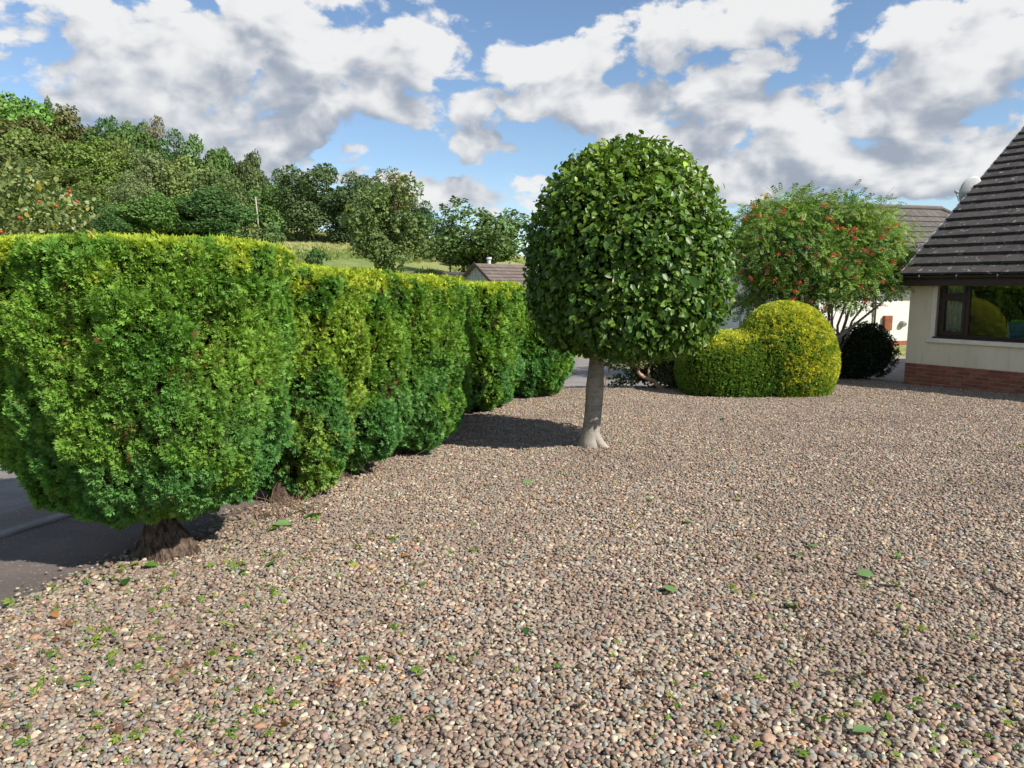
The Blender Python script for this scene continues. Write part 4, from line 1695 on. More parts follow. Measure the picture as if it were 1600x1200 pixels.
    MB().add(V + [(x, y + .035, z) for x, y, z in V], [(0, 1, 2, 3), (7, 6, 5, 4), (0, 4, 5, 1), (1, 5, 6, 2), (2, 6, 7, 3), (3, 7, 4, 0)]).obj('edge_band', m_gr, bd)
    # satellite dish beyond the verge
    dish_p = org + eup * 3.42 + nr * -.02 + np.array([-.02, 0, 0])
    wp = md @ __import__('mathutils').Vector([float(q) for q in dish_p])
    dish((wp[0], wp[1], wp[2]), md)
    return root, n1


def Mw(root):
    from mathutils import Matrix
    return Matrix.Translation(root.location) @ root.rotation_euler.to_matrix().to_4x4()


def dish(p, md):
    from mathutils import Vector
    root = thing('satellite_dish', 'pale grey satellite dish standing out beyond the slope of the dark roof', 'satellite dish', p)
    m = noise_mat('dish_grey', (.46, .48, .48), (.56, .58, .58), 5, .5)
    d = nrm(np.array([-.20, .88, .36]))                 # its back is turned to the camera
    a = nrm(np.cross(d, [0, 0, 1.0]))
    b = np.cross(a, d)
    V, F = [np.zeros(3)], []
    ring, seg = 7, 28
    for r in range(1, ring + 1):
        q = r / ring
        for k in range(seg):
            w = 2 * math.pi * k / seg
            V.append(a * (.27 * q * math.cos(w)) + b * (.30 * q * math.sin(w)) + d * (.075 * q * q))
    for k in range(seg):
        F.append((0, 1 + k, 1 + (k + 1) % seg))
    for r in range(ring - 1):
        for k in range(seg):
            x0, x1 = 1 + r * seg + k, 1 + r * seg + (k + 1) % seg
            F.append((x0, x0 + seg, x1 + seg, x1))
    o = obj('reflector', mesh_np('reflector', np.array(V), F, m), root)
    o.modifiers.new('thick', 'SOLIDIFY').thickness = .008
    mb = MB()
    mb.tube([-b * .28, -b * .30 + d * .25, -b * .16 + d * .42], [.012, .012, .012], 7)
    mb.obj('arm', m, root, True)
    mb = MB()
    e = -b * .14 + d * .43
    mb.tube([e + d * .03, e, e - d * .08], [.02, .032, .026], 10)
    mb.obj('receiver', m, root, True)
    back = -d
    mb = MB()
    wl = np.array((md.to_3x3() @ Vector((1, 0, 0)))[:])
    mb.tube([back * .02, back * .10, back * .10 + np.array([0, 0, -.25]), back * .10 + wl * .45 + np.array([0, 0, -.40])], [.02, .022, .02, .02], 8)
    mb.obj('bracket', m, root, True)


_h, _n = bungalow()


# ------------------------------------------------------------------ white house behind the rowan
def white_house():
    C = np.array([11.55, 27.1])
    e1 = nrm(np.array([.97, .25]))
    rz = math.atan2(e1[1], e1[0])
    z0 = -.62
    root = thing('white_house', 'white harled house with a grey-brown tiled roof behind the rowan', 'house', (C[0], C[1], z0), rz)
    Lx, D, H = 13.0, 8.0, 2.45
    mb = MB()
    mb.box((0, 0, -.3), (Lx, .3, H))
    mb.box((0, .3, -.3), (.3, D, H))
    mb.box((Lx - .3, .3, -.3), (Lx, D, H))
    mb.box((.3, D - .3, -.3), (Lx - .3, D, H))
    rise = 3.15
    mb.add([(0, 0, H), (.3, 0, H), (0, D, H), (.3, D, H), (0, D / 2, H + rise - .12), (.3, D / 2, H + rise - .12)], [(0, 2, 4), (1, 5, 3), (0, 4, 5, 1), (2, 3, 5, 4)])
    mb.obj('wall', M_WHITE, root)
    pr = math.atan2(rise, D / 2)
    ov = .35
    eup = np.array([0, math.cos(pr), math.sin(pr)])
    nr = np.array([0, -math.sin(pr), math.cos(pr)])
    ex = np.array([1.0, 0, 0])
    org = np.array([-.25, -ov, H - ov * math.tan(pr) + .08])
    L = (D / 2 + ov) / math.cos(pr)
    hip = 9.2                                   # where the ridge ends
    W = Lx + .6
    full = hip + .25
    zr = org + eup * L
    dk = MB()
    th = .06
    a0, a1, a2, a3 = org, org + ex * W, zr + ex * full, zr
    q = [a0, a1, a2, a3]
    dk.add([p - nr * th for p in q] + q, [(0, 3, 2, 1), (4, 5, 6, 7), (0, 1, 5, 4), (1, 2, 6, 5), (2, 3, 7, 6), (3, 0, 4, 7)])
    fl = lambda p: np.array([p[0], D - p[1], p[2]])
    dk.add([fl(p - nr * th) for p in q] + [fl(p) for p in q], [f[::-1] for f in [(0, 3, 2, 1), (4, 5, 6, 7), (0, 1, 5, 4), (1, 2, 6, 5), (2, 3, 7, 6), (3, 0, 4, 7)]])
    dk.add([a1, fl(a1), a2], [(0, 1, 2)])
    roof = dk.obj('roof', M_TILE2, root)
    lim = lambda l: W - (W - full) * (l / L)
    tiled_slope(roof, org, ex, eup, nr, W, L, .40, .33, M_TILE2, lambda x, l: 1.6 < x < 10.9 and l > 1.55, clip=lambda x, l: x < lim(l), th=.035)
    o2 = fl(org) + ex * W
    e2 = np.array([0, -math.cos(pr), math.sin(pr)])
    n2 = np.array([0, math.sin(pr), math.cos(pr)])
    tiled_slope(roof, o2, -ex, e2, n2, W, L, .40, .33, M_TILE2, None, clip=lambda x, l: x > (W - full) * (l / L), th=.035)
    rc = MB()
    rc.tube([zr + nr * 0 - ex * .0 + np.array([0, 0, .02]), zr + ex * full + np.array([0, 0, .02])], [.11, .11], 10)
    rc.tube([zr + ex * full + np.array([0, 0, .0]), a1 + np.array([0, 0, .04])], [.11, .11], 10)
    rc.obj('ridge', M_TILE2, roof)
    bg = MB()
    for s in (0, 1):
        p0, p1 = (a0, a3) if s == 0 else (fl(a0), fl(a3))
        o_ = np.array([-.03, 0, 0])
        d_ = np.array([0, 0, -.20])
        q = [p0, p1, p1 + d_, p0 + d_]
        bg.add([x + o_ for x in q] + [x + o_ + np.array([.028, 0, 0]) for x in q], [(0, 1, 2, 3), (7, 6, 5, 4), (0, 4, 5, 1), (1, 5, 6, 2), (2, 6, 7, 3), (3, 7, 4, 0)])
    bg.obj('bargeboard', M_BROWNP, root)
    g = MB().box((-.25, -ov - .10, org[2] - .11), (W, -ov, org[2] + .0), .01)
    g.obj('gutter', M_BROWNP, root)
    brick = brick_mats()[1]
    MB().box((-.02, -.03, -.35), (Lx + .02, .02, .10)).obj('brick_base', brick, root)
    # pieces on the front wall, placed where the photograph shows them
    inv = Mw(root).inverted()
    from mathutils import Vector

    def on_wall(px, py, y=-.0):
        d = Vector([float(v) for v in ray(px, py)])
        o = inv @ Vector((0, 0, EYE))
        dd = inv.to_3x3() @ d
        t = (y - o[1]) / dd[1]
        return o + dd * t
    a, b_ = on_wall(1378, 516), on_wall(1391, 493)
    cup = MB().box((a[0], -.14, a[2]), (b_[0], .0 - .002, b_[2]), .012).obj('meter_cupboard', noise_mat('red_brown_cupboard', (.20, .065, .03), (.27, .10, .05), 6, .6), root)
    a = on_wall(1365, 500)
    MB().tube([(a[0], -.06, -.2), (a[0], -.06, 2.3)], [.035, .035], 8).obj('downpipe', M_BROWNP, root, True)
    a = on_wall(1409, 506)
    mv = noise_mat('grey_vent', (.28, .29, .28), (.36, .37, .36), 8, .5)
    MB().tube([(a[0], -.002, a[2]), (a[0], -.10, a[2]), (a[0], -.16, a[2] - .03)], [.13, .13, .09], 14).obj('flue_vent', mv, root, False)
    # a window in the gable end, mostly hidden
    return root


white_house()


# ------------------------------------------------------------------ small houses down beyond the hedge
def shed_house(label, px0, px1, py_ridge, Y, gable_px, mat_wall, mat_roof, drop, flue=None, name='small_house', boards=False, apex=None):
    """A gabled house seen over the hedge: ridge from (apex px) to the right, its gable end towards the left."""
    p = at(apex, py_ridge, Y)
    zr = p[2]
    D = 4.4
    rz = R(42)
    z0 = float(tz(p[0], p[1]))
    root = thing(name, label, 'house', (p[0], p[1], z0), rz)
    H = zr - z0
    he = H - drop
    Lx = 9.0
    mb = MB()
    mb.box((.1, -D / 2, -.4), (Lx, D / 2, he))
    mb.add([(.1, -D / 2, he), (.1, D / 2, he), (.1, 0, H - .08)], [(0, 2, 1)])
    mb.obj('wall', mat_wall, root)
    if boards:
        n = 15
        for k in range(n):
            y0 = -D / 2 + D * k / n
            y1 = y0 + D / n - .03
            z = lambda y: he + (H - .10 - he) * (1 - abs(y) / (D / 2))
            V = [(.055, y0, -.2), (.055, y1, -.2), (.055, y1, z(y1)), (.055, y0, z(y0)), (.098, y0, -.2), (.098, y1, -.2), (.098, y1, z(y1)), (.098, y0, z(y0))]
            if k == n // 2:
                V[2] = (.055, y1, z(y1))
            MB().add(V, [(0, 3, 2, 1), (4, 5, 6, 7), (0, 1, 5, 4), (1, 2, 6, 5), (2, 3, 7, 6), (3, 0, 4, 7)]).obj('gable_board', mat_wall, root)
    pr = math.atan2(drop, D / 2)
    for s in (-1, 1):
        eup = np.array([0, -s * math.cos(pr), math.sin(pr)])
        nr = np.array([0, s * math.sin(pr), math.cos(pr)])
        ex = np.array([1.0, 0, 0]) if s == -1 else np.array([-1.0, 0, 0])
        org = np.array([-.15 if s == -1 else Lx + .15, s * (D / 2 + .3), he - .3 * math.tan(pr)])
        L = (D / 2 + .3) / math.cos(pr)
        dk = MB()
        q = [org, org + ex * (Lx + .3), org + ex * (Lx + .3) + eup * L, org + eup * L]
        dk.add([x - nr * .08 for x in q] + q, [(0, 3, 2, 1), (4, 5, 6, 7), (0, 1, 5, 4), (1, 2, 6, 5), (2, 3, 7, 6), (3, 0, 4, 7)])
        rf = dk.obj('roof', mat_roof, root)
        tiled_slope(rf, org, ex, eup, nr, Lx + .3, L, .36, .34, mat_roof, (lambda x, l: x < 4.6) if s == -1 else None, th=.05)
    vg = MB()
    for s in (-1, 1):
        a, b_ = np.array([-.2, s * (D / 2 + .32), he - .30 * math.tan(pr) + .03]), np.array([-.2, 0, H + .08])
        q = [a, b_, b_ - [0, 0, .2], a - [0, 0, .2]]
        vg.add(q + [x + np.array([.05, 0, 0]) for x in q], [(0, 1, 2, 3), (7, 6, 5, 4), (0, 4, 5, 1), (1, 5, 6, 2), (2, 6, 7, 3), (3, 7, 4, 0)])
    vg.obj('bargeboard', noise_mat('brown_board', (.07, .05, .045), (.10, .075, .065), 8, .7), root)
    if flue is not None:
        mf = noise_mat('flue_metal', (.45, .47, .48), (.6, .62, .63), 9, .4)
        f = MB()
        f.tube([(flue, .1, H - .2), (flue, .1, H + .28), (flue, .1, H + .29), (flue, .1, H + .42)], [.12, .12, .19, .17], 10)
        f.obj('flue', mf, root)
    return root


M_BOARDW = noise_mat('weathered_grey_boards', (.30, .31, .33), (.42, .43, .45), 5, .85, c3=(.2, .2, .22), s3=9)
shed_house('small house with grey boarded gable and brown tiled roof just beyond the hedge top', 730, 840, 411.5, 46.0, 0, M_BOARDW, M_TILE3, 1.55, flue=1.15, boards=True, apex=744)
shed_house('low dark roof peeping over the hedge left of the boarded gable', 680, 735, 425, 58.0, 0, noise_mat('tan_gable', (.30, .20, .14), (.38, .26, .19), 5, .9), M_TILE, 1.0, name='low_house', apex=692)

# ------------------------------------------------------------------ trees and bushes of the hill
def far_crown(seed, nl, n, card, lobe=.34, tall=1.0, spread=.78, openness=0.0):
    """A unit crown (radius 1, height 2*tall, base at 0): leafy clumps on many lobes."""
    rng = np.random.default_rng(seed)
    P, N, C = [], [], []
    for k in range(nl):
        d = nrm(rng.normal(0, 1, 3))
        r = rng.random() ** .5 * spread
        c = d * r * np.array([1, 1, tall]) + np.array([0, 0, tall])
        wob = .75 + .5 * rng.random()
        lr = lobe * wob * (1.15 - .35 * max(0, d[2]))
        m = int(n * lr ** 2 / (nl * lobe ** 2))
        q = nrm(rng.normal(0, 1, (m, 3)) + np.array([0, 0, .25]))
        rr = lr * (1 - .30 * rng.random((m, 1)) ** 1.6)
        p = c + q * rr * np.array([1, 1, .80])
        p += (vnoise(p / .10, seed)[:, None] - .5) * q * .10
        P.append(p)
        N.append(q)
        C.append(np.full(m, rng.normal(0, .10)))
    P, N, C = np.concatenate(P), np.concatenate(N), np.concatenate(C)
    if openness > 0:
        ok = vnoise(P / .16, seed + 3) > openness
        P, N, C = P[ok], N[ok], C[ok]
    P[:, :2] /= np.percentile(np.hypot(P[:, 0], P[:, 1]), 97)
    zl, zh = np.percentile(P[:, 2], 1), P[:, 2].max()
    P[:, 2] = (P[:, 2] - zl) / (zh - zl) * 2 * tall
    m = len(P)
    ax = nrm(N * .3 + rng.normal(0, .7, (m, 3)) + [0, 0, -.15])
    face = nrm(N * .8 + [0, 0, .5] + rng.normal(0, .45, (m, 3)))
    col = np.clip(.85 + C + rng.normal(0, .14, m), .35, 1.5)[:, None] * np.ones((1, 3))
    col *= np.exp(rng.normal(0, .06, (m, 3)))
    v, f, c = scatter(CARD, P, ax, face, card * np.exp(rng.normal(0, .3, m)), col)
    return mesh_np('crown', v, f, M_FAR, c, smooth=False)


CROWNS = {
    'round': [far_crown(s, 36, 16500, .048) for s in (1, 2, 3)],
    'tall': [far_crown(s, 38, 16500, .047, lobe=.31, tall=1.35) for s in (4, 5)],
    'loose': [far_crown(s, 38, 13000, .046, lobe=.27, tall=1.15, openness=.36) for s in (6, 7)],
    'cone': [far_crown(8, 26, 5000, .075, lobe=.26, tall=1.7, spread=.6)],
    'bush': [far_crown(9, 16, 2600, .12, lobe=.42, tall=.7)],
}
M_FARBARK = noise_mat('far_bark', (.085, .07, .055), (.15, .125, .10), 2, .95)
GREEN, OLIVE, PALE, COPPER, DARK, LIGHT, SILVER = (.062, .102, .030), (.088, .112, .034), (.112, .136, .050), (.072, .070, .027), (.042, .078, .026), (.088, .150, .036), (.105, .128, .060)


def trunk_mesh(seed, limbs=5, hh=1.0):
    rng = np.random.default_rng(seed)
    mb = MB()
    mb.tube([(0, 0, -.6), (.02, 0, .3), (.03, .02, 1.0)], [.10, .075, .045], 8)
    for k in range(limbs):
        a = k * 2.4 + seed
        e = np.array([math.cos(a) * .6, math.sin(a) * .6, 1.0 + .16 * k])
        s = np.array([.02, 0, .35 + .1 * k])
        mb.tube(bezier(s, (s + e) / 2 + [0, 0, .12], e, 5), np.linspace(.04, .012, 5), 6)
    return mb.mesh('trunk', M_FARBARK, True)


TRUNKS = [trunk_mesh(s) for s in (1, 2, 3)]
_tc = {}


def hill_tree(px, py_top, wpx, Y, kind, col, label, group='trees on the wooded hill', cat='tree', squash=1.0, name='hill_tree', sink=.0, rows=None):
    """px, py_top: the top of the crown in the photograph; wpx its width; Y how far ahead it stands."""
    top = at(px, py_top, Y)
    S = Y / FPX
    r = wpx * S * .5
    g = float(tz(top[0], Y))
    H = top[2] - g
    i = _tc.get(kind, 0)
    _tc[kind] = i + 1
    me = CROWNS[kind][i % len(CROWNS[kind])]
    root = thing(name, label, cat, (top[0], Y, g), (i * 1.7) % 6.28, group)
    tall = {'round': 1.0, 'tall': 1.35, 'loose': 1.15, 'cone': 1.7, 'bush': .7}[kind]
    ch = (H * 1.03 if Y > 100 and kind != 'bush' else min(H * (.97 if kind != 'bush' else 1.1), 2.35 * r * tall)) if rows is None else rows * S
    c = obj('crown', me, root, (0, 0, H - ch))
    c.scale = (r, r, ch / (2 * tall) * .985)
    c.color = (col[0] * 2.35, col[1] * 2.45, col[2] * 2.3, 1)
    if kind != 'bush':
        t = obj('trunk', TRUNKS[i % 3], root, (0, 0, 0))
        k = max(H - ch, .5)
        t.scale = (r * .55, r * .55, (k + ch * .35) * .75)
    return root


G_ = [
    # skyline, left to right
    (28, 141, 150, 186, 'round', LIGHT, 'light green rounded tree highest on the hill at the left edge'),
    (70, 149, 34, 196, 'cone', DARK, 'small dark pointed treetop sticking up left of the copper-brown tree'),
    (92, 166, 120, 180, 'round', COPPER, 'broad copper-brown tree on the skyline of the hill'),
    (18, 182, 120, 174, 'tall', COPPER, 'dark brownish tree below the light green one at the left edge'),
    (167, 179, 78, 182, 'round', DARK, 'dark green tree starting the second rise of the skyline, right of the copper-brown one'),
    (207, 184, 70, 184, 'round', GREEN, 'mid green tree on the skyline between a dark one and a brownish one'),
    (236, 180, 52, 186, 'loose', (.10, .085, .035), 'thin brownish tree with a ragged top on the skyline of the hill'),
    (268, 200, 72, 182, 'tall', DARK, 'dark tree on the skyline where the wood begins to fall to the right'),
    (315, 212, 86, 178, 'round', GREEN, 'rounded green tree on the falling skyline above the dense dark front trees'),
    (345, 228, 40, 186, 'round', DARK, 'small dark crown at the right shoulder of the wooded hill'),
    (388, 234, 58, 180, 'round', (.062, .080, .032), 'dark flat-topped tree standing alone in the skyline dip'),
    # middle of the wood
    (60, 198, 130, 160, 'round', OLIVE, 'pale olive tree in the middle of the wood below the copper-brown one'),
    (147, 214, 120, 156, 'round', (.100, .135, .036), 'wide light green tree in the middle of the wood'),
    (182, 210, 60, 166, 'round', OLIVE, 'olive crown half hidden behind the wide light green tree'),
    (232, 229, 78, 154, 'tall', SILVER, 'pale silvery green tree with feathery upright branches in the wood'),
    (290, 238, 100, 158, 'round', PALE, 'pale green domed tree right of the feathery silvery one'),
    (338, 256, 84, 134, 'round', (.075, .102, .038), 'grey-green tree bulging at the right side of the wood'),
    (205, 268, 70, 130, 'tall', SILVER, 'second silvery tree lower down in the middle of the wood'),
    (8, 232, 90, 136, 'round', (.070, .085, .030), 'dull green tree low at the left edge of the wood'),
    (100, 258, 84, 130, 'tall', (.075, .095, .028), 'shaded green tree under the wide light green one'),
    # front of the wood
    (190, 308, 104, 104, 'round', GREEN, 'fresh green bushy tree at the foot of the wood, nearest the hedge top'),
    (258, 298, 100, 106, 'round', (.066, .116, .030), 'green tree with drooping clumps at the foot of the wood'),
    (325, 288, 118, 108, 'tall', DARK, 'large dark green tree at the right foot of the wood, beside the field'),
    (120, 296, 96, 106, 'round', (.055, .085, .026), 'dark green tree at the foot of the wood behind the near fruit tree'),
    (150, 328, 84, 96, 'round', DARK, 'low dark tree just above the hedge in front of the wood'),
    (40, 296, 104, 108, 'tall', (.06, .09, .028), 'green tree low behind the pale-leaved fruit tree at the left'),
    # right of the pole
    (418, 285, 66, 160, 'round', (.070, .115, .034), 'small green tree behind the wooden pole'),
    (440, 262, 60, 172, 'tall', (.052, .078, .032), 'dark narrow tree between the pole and the big dense trees'),
    (478, 249, 112, 146, 'tall', (.058, .082, .036), 'big dense dark tree left of a pair at the top of the field'),
    (540, 266, 96, 146, 'tall', (.056, .080, .038), 'dense dark tree right of a pair at the top of the field'),
    (578, 270, 66, 158, 'round', (.055, .074, .036), 'dark rounded tree behind the loose willow-like tree'),
    (652, 306, 62, 140, 'tall', (.040, .074, .030), 'dark green tree showing right of the loose willow-like tree'),
]
for row in G_:
    hill_tree(*row)
hill_tree(606, 272, 128, 74, 'loose', (.078, .106, .038), 'tall loose olive tree with a thin ragged top in front of the field', 'trees beyond the hedge', rows=158)
hill_tree(612, 262, 62, 76, 'loose', (.140, .135, .070), 'thin pale brownish treetop rising out of the loose olive tree', 'trees beyond the hedge', rows=70)
hill_tree(752, 308, 146, 92, 'loose', (.066, .098, .036), 'spreading green tree right of the field, behind the boarded gable', 'trees beyond the hedge', rows=120)
hill_tree(702, 328, 58, 96, 'loose', (.062, .090, .030), 'small green tree joined to the left side of the spreading tree', 'trees beyond the hedge', rows=72)
hill_tree(425, 347, 36, 124, 'bush', (.060, .095, .032), 'rounded bush right of the foot of the wooden pole', 'bushes on the field', 'bush', name='field_bush')
hill_tree(402, 350, 40, 130, 'bush', (.085, .105, .040), 'wide pale bush round the foot of the wooden pole', 'bushes on the field', 'bush', name='field_bush')
hill_tree(420, 365, 30, 112, 'bush', (.070, .100, .034), 'small bush in the upper field above the near hedge top', 'bushes on the field', 'bush', name='field_bush')
hill_tree(490, 388, 34, 88, 'bush', (.045, .078, .026), 'dark bush low in the field just above the hedge', 'bushes on the field', 'bush', name='field_bush')
hill_tree(690, 372, 66, 116, 'bush', (.085, .100, .038), 'low scrubby bush under the dark tree at the right end of the field', 'bushes on the field', 'bush', name='field_bush')
hill_tree(735, 378, 60, 112, 'bush', (.075, .095, .034), 'low scrub at the foot of the spreading green tree', 'bushes on the field', 'bush', name='field_bush')

# wooden pole on the hill
_p = at(404, 348, 135)
_t = at(401, 308, 135)
_g = float(tz(_p[0], 135))
pole = thing('wooden_pole', 'thin pale wooden pole standing at the edge of the wood', 'pole', (_p[0], 135, _g))
MB().tube([(0, 0, -.5), (-.12, 0, (_t[2] - _g) * .5), (-.34, 0, _t[2] - _g)], [.16, .14, .12], 8).obj('post', noise_mat('pale_wood', (.34, .30, .25), (.46, .42, .36), 3, .9), pole, True)
MB().box((-1.0, -.06, _t[2] - _g - .55), (.35, .06, _t[2] - _g - .40)).obj('crossarm', noise_mat('grey_wood', (.22, .2, .17), (.3, .27, .23), 3, .9), pole)


# near fruit tree across the road, over the hedge at the left
def fruit_tree():
    rng = np.random.default_rng(202)
    Y = 13.5
    b = at(5, 500, Y)
    b[2] = -SLOPE * Y - .08
    root = thing('fruit_tree', 'pale-leaved fruit tree with a few red fruits at the left edge above the hedge', 'tree', b)
    L = lambda px, py, dy=0.0: at(px, py, Y + dy) - b
    lobes = [(20, 325, 95, 62), (80, 345, 62, 36), (-70, 320, 80, 80), (40, 290, 50, 34), (110, 330, 34, 20), (-20, 370, 120, 50), (-130, 340, 90, 80)]
    m_b = noise_mat('fruit_bark', (.15, .125, .10), (.26, .22, .18), 8, .9)
    S = Y / FPX
    mb = MB()
    mb.tube([(0, 0, -.1), (.03, 0, .5), (0, .02, 1.1)], [.14, .10, .08], 9)
    mb.obj('trunk', m_b, root, True)
    P = []
    for k, (px, py, rx, ry) in enumerate(lobes):
        e = L(px, py, [0, -.3, .3, 0, -.2, .2, .2][k])
        s = np.array([0, 0, .9])
        pts = bezier(s, (s + e) / 2 + np.array([0, 0, .15]), e, 7)
        mb = MB()
        mb.tube(pts + rng.normal(0, .02, pts.shape), np.linspace(.055, .014, 7), 7)
        mb.obj('branch', m_b, root, True)
        n = int(900 * rx * ry / 5000)
        d = nrm(rng.normal(0, 1, (n, 3)))
        P.append(e + d * rng.random((n, 1)) ** .5 * np.array([rx * S, rx * S * .9, ry * S]))
    tw = MB()
    for px, py in ((118, 330), (150, 341), (95, 300), (60, 268), (30, 262), (8, 262), (135, 318)):
        e = L(px, py, rng.uniform(-.3, .3))
        s = e + np.array([-.5, 0, -.25])
        pts = bezier(s, (s + e) / 2 + [0, 0, .1], e, 5)
        tw.tube(pts, np.linspace(.012, .005, 5), 5)
        P.append(np.repeat(pts, 4, 0) + rng.normal(0, .06, (20, 3)))
    tw.obj('twigs', m_b, root, True)['kind'] = 'stuff'
    P = np.concatenate(P)
    n = len(P)
    ax = nrm(rng.normal(0, 1, (n, 3)) + [0, 0, -.2])
    face = nrm(rng.normal(0, .6, (n, 3)) + [0, 0, 1])
    col = mixc((.095, .155, .035), (.34, .38, .15), np.clip(rng.random(n) ** 1.6 + .1, 0, 1))
    y = rng.random(n) < .03
    col[y] = (.42, .36, .06)
    v, f, c = scatter(OVAL, P, ax, face, .095 * np.exp(rng.normal(0, .25, n)), col)
    obj('leaves', mesh_np('leaves', v, f, M_LEAF, c), root)['kind'] = 'stuff'
    m_r = noise_mat('red_fruit', (.38, .03, .015), (.46, .07, .03), 12, .4)
    me = mesh_np('fruit', ICO2[0] * np.array([.027, .027, .025]), ICO2[1], m_r)
    for px, py in ((105, 304), (109, 299), (121, 315), (61, 315), (2, 362), (88, 322), (30, 340)):
        obj('fruit', me, root, L(px, py, -.9))


fruit_tree()


# tall grass standing on the field
def field_grass():
    rng = np.random.default_rng(303)
    n = 17000
    Yv = rng.uniform(66, 170, n)
    px = rng.uniform(300, 860, n)
    X = (px - 800) / FPX * Yv * 1.02
    z = tz(X, Yv)
    ok = fbm(np.c_[X * .09, Yv * .09, 0 * X], 3, 4) > .40
    P = np.c_[X, Yv, z - .05][ok]
    n = len(P)
    ax = nrm(np.c_[rng.normal(0, .28, n), rng.normal(0, .28, n), np.ones(n)])
    face = nrm(rng.normal(0, 1, (n, 3)) * [1, 1, .1])
    t = fbm(np.c_[P[:, :2] * .05, 0 * P[:, 0]], 3, 8)
    col = mixc((.20, .26, .07), (.40, .40, .16), np.clip((t - .38) * 3.5 + rng.normal(0, .2, n), 0, 1))
    v, f, c = scatter(TUFT, P, ax, face, .60 * np.exp(rng.normal(0, .25, n)), col)
    tag(obj('field_grass', mesh_np('field_grass', v, f, M_SMALL, c, smooth=False)), 'pale tall grass on the sloping field below the wood', 'grass', kind='stuff')


field_grass()


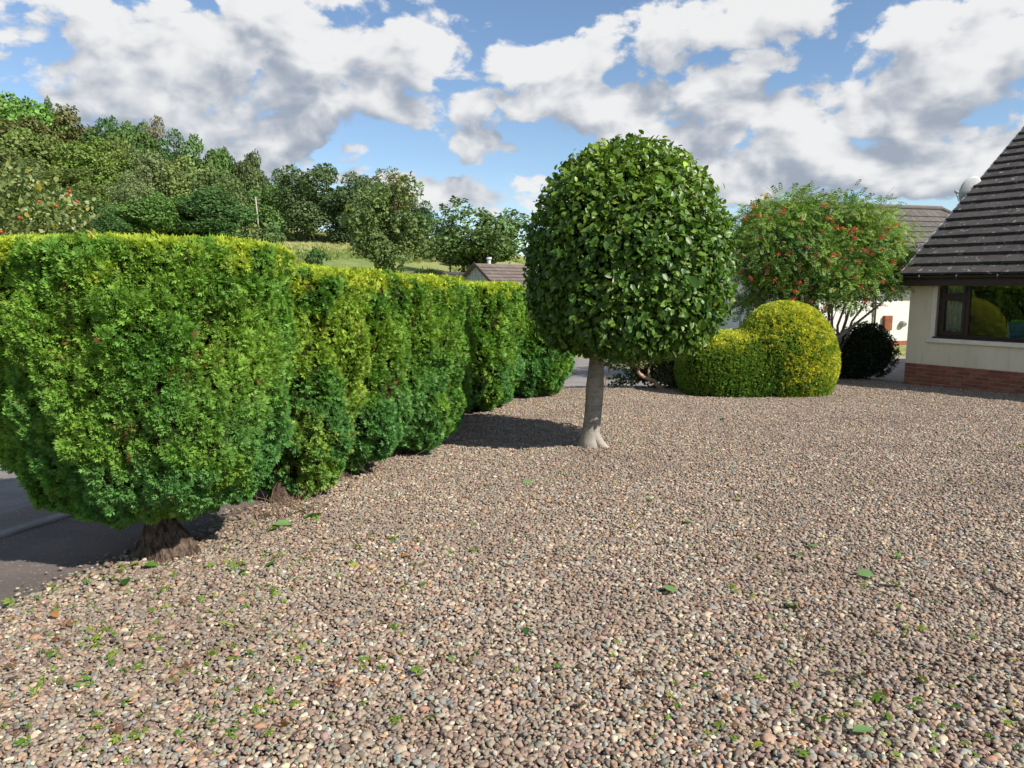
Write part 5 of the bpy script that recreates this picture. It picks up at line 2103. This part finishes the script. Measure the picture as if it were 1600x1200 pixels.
# ------------------------------------------------------------------ leaves and clippings lying on the gravel
def litter():
    rng = np.random.default_rng(404)
    from mathutils import Euler
    mats = {}
    def leaf_me(col, w=.34, curl=.2):
        vv, ff = oval(w, .10, curl)
        return mesh_np('fallen_leaf', vv - [.5, 0, 0], ff, M_LEAF, np.repeat(np.array([col]), len(vv), 0))
    kinds = [leaf_me((.20, .34, .12), .36, .10), leaf_me((.10, .22, .03), .34, .25), leaf_me((.34, .40, .05), .30, .3), leaf_me((.035, .10, .02), .36, .15), leaf_me((.42, .20, .06), .32, .3), leaf_me((.12, .11, .03), .32, .35)]
    spots = [(1045, 925, 0, .10), (1239, 951, 0, .085), (1398, 917, 1, .085), (1352, 902, 0, .10), (1349, 1149, 0, .085), (1300, 1054, 2, .06), (1490, 1112, 1, .05), (1268, 857, 0, .085), (1246, 872, 0, .10), (1075, 820, 1, .075),
             (1403, 873, 1, .06), (1155, 784, 2, .06), (1157, 840, 4, .07), (1308, 698, 1, .08), (1333, 763, 1, .06), (1128, 657, 3, .09), (908, 1106, 5, .07), (918, 1087, 1, .04), (850, 992, 0, .05), (870, 1048, 1, .04),
             (822, 992, 3, .05), (743, 1027, 1, .04), (1016, 784, 1, .06), (1274, 741, 4, .07), (209, 886, 2, .08), (197, 914, 3, .075), (178, 905, 2, .05), (237, 887, 1, .08), (137, 1057, 1, .06), (86, 965, 4, .06),
             (422, 886, 1, .09), (380, 898, 3, .055), (468, 803, 1, .14), (442, 823, 0, .14), (494, 809, 3, .12), (424, 831, 1, .13), (478, 812, 1, .13), (637, 872, 4, .10), (640, 703, 1, .14), (825, 757, 0, .09),
             (553, 888, 2, .06), (1592, 700, 2, .08), (1442, 1070, 5, .06), (760, 762, 0, .08), (970, 693, 0, .07), (983, 826, 2, .06), (1182, 1172, 2, .05), (700, 868, 1, .06), (735, 880, 2, .05), (660, 920, 1, .05)]
    words = {0: 'pale green', 1: 'fresh green', 2: 'yellow-green', 3: 'dark green', 4: 'orange-brown', 5: 'brownish'}
    seen = {}
    for i, (px, py, k, s) in enumerate(spots):
        p = gnd(px, py)
        o = obj('fallen_leaf', kinds[k], None, (p[0], p[1], -SLOPE * p[1] + .024))
        o.rotation_euler = Euler((rng.normal(0, .22), rng.normal(0, .18), rng.uniform(0, 6.28)))
        o.scale = (s, s, s)
        size = 'large' if s > .092 else ('small' if s < .065 else 'middling')
        side = 'by the left edge' if px < 160 else ('beside the near conifer trunk' if px < 390 else ('in front of the hedge' if px < 660 else ('left of the trunk line' if px < 900 else ('right of the trunk line' if px < 1120 else ('below the golden yew' if px < 1310 else 'below the bungalow')))))
        row = 'far back' if py < 720 else ('in the middle distance' if py < 860 else ('well forward' if py < 1000 else 'right at the front'))
        lab = '%s %s leaf on gravel %s, %s' % (size, words[k], row, side)
        seen[lab] = seen.get(lab, 0) + 1
        if seen[lab] > 1:
            lab = ('another', 'one more')[min(seen[lab] - 2, 1)] + ' %s %s leaf, %s, %s' % (size, words[k], row, side)
        tag(o, lab, 'leaf', 'fallen leaves on the gravel')
    # tiny clippings
    n = 1500
    px = np.r_[rng.uniform(0, 1600, n // 2), rng.normal(350, 260, n // 2)]
    py = np.r_[rng.uniform(660, 1195, n // 2), rng.normal(930, 90, n // 2)]
    P = np.array([gnd(a, max(b, 640)) for a, b in zip(px, py)])
    ok = in_poly(P[:, :2], GRAVEL) & (fbm(np.c_[P[:, :2] * 1.1, 0 * P[:, 0]], 3, 2) > .46)
    P = P[ok]
    P[:, 2] = -SLOPE * P[:, 1] + rng.uniform(.012, .026, len(P))
    n = len(P)
    ax = nrm(rng.normal(0, 1, (n, 3)) * [1, 1, .25])
    face = nrm(rng.normal(0, .5, (n, 3)) + [0, 0, 1])
    col = mixc((.09, .20, .02), (.24, .33, .04), rng.random(n))
    br = rng.random(n) < .2
    col[br] = (.20, .10, .05)
    v, f, c = scatter(SPRAY, P, ax, face, .034 * np.exp(rng.normal(0, .35, n)), col)
    tag(obj('hedge_clippings', mesh_np('hedge_clippings', v, f, M_SPRAY, c, smooth=False)), 'tiny green hedge clippings strewn over the gravel', 'clippings', kind='stuff')
    # bare brown twigs and dead bits at the foot of the second conifer and along the hedge
    tw = MB()
    for k in range(110):
        u = rng.normal(.85, .20) if k < 80 else rng.uniform(-.3, 4)
        q = hv(u, rng.normal(.30, .12) if k < 80 else rng.uniform(.2, .5))
        z = -SLOPE * q[1]
        h = rng.uniform(.05, .26)
        p0 = np.array([q[0], q[1], z - .02])
        p1 = p0 + np.array([rng.normal(0, .14), rng.normal(0, .14), h * .8])
        tw.tube(bezier(p0, (p0 + p1) / 2 + rng.normal(0, .03, 3), p1, 4), np.linspace(.0032, .0015, 4), 4)
    tag(tw.obj('dead_twigs', noise_mat('dead_twig', (.13, .08, .05), (.22, .145, .095), 20, .9), None, True), 'bare brown twigs sticking up at the foot of the hedge', 'twigs', kind='stuff')


litter()
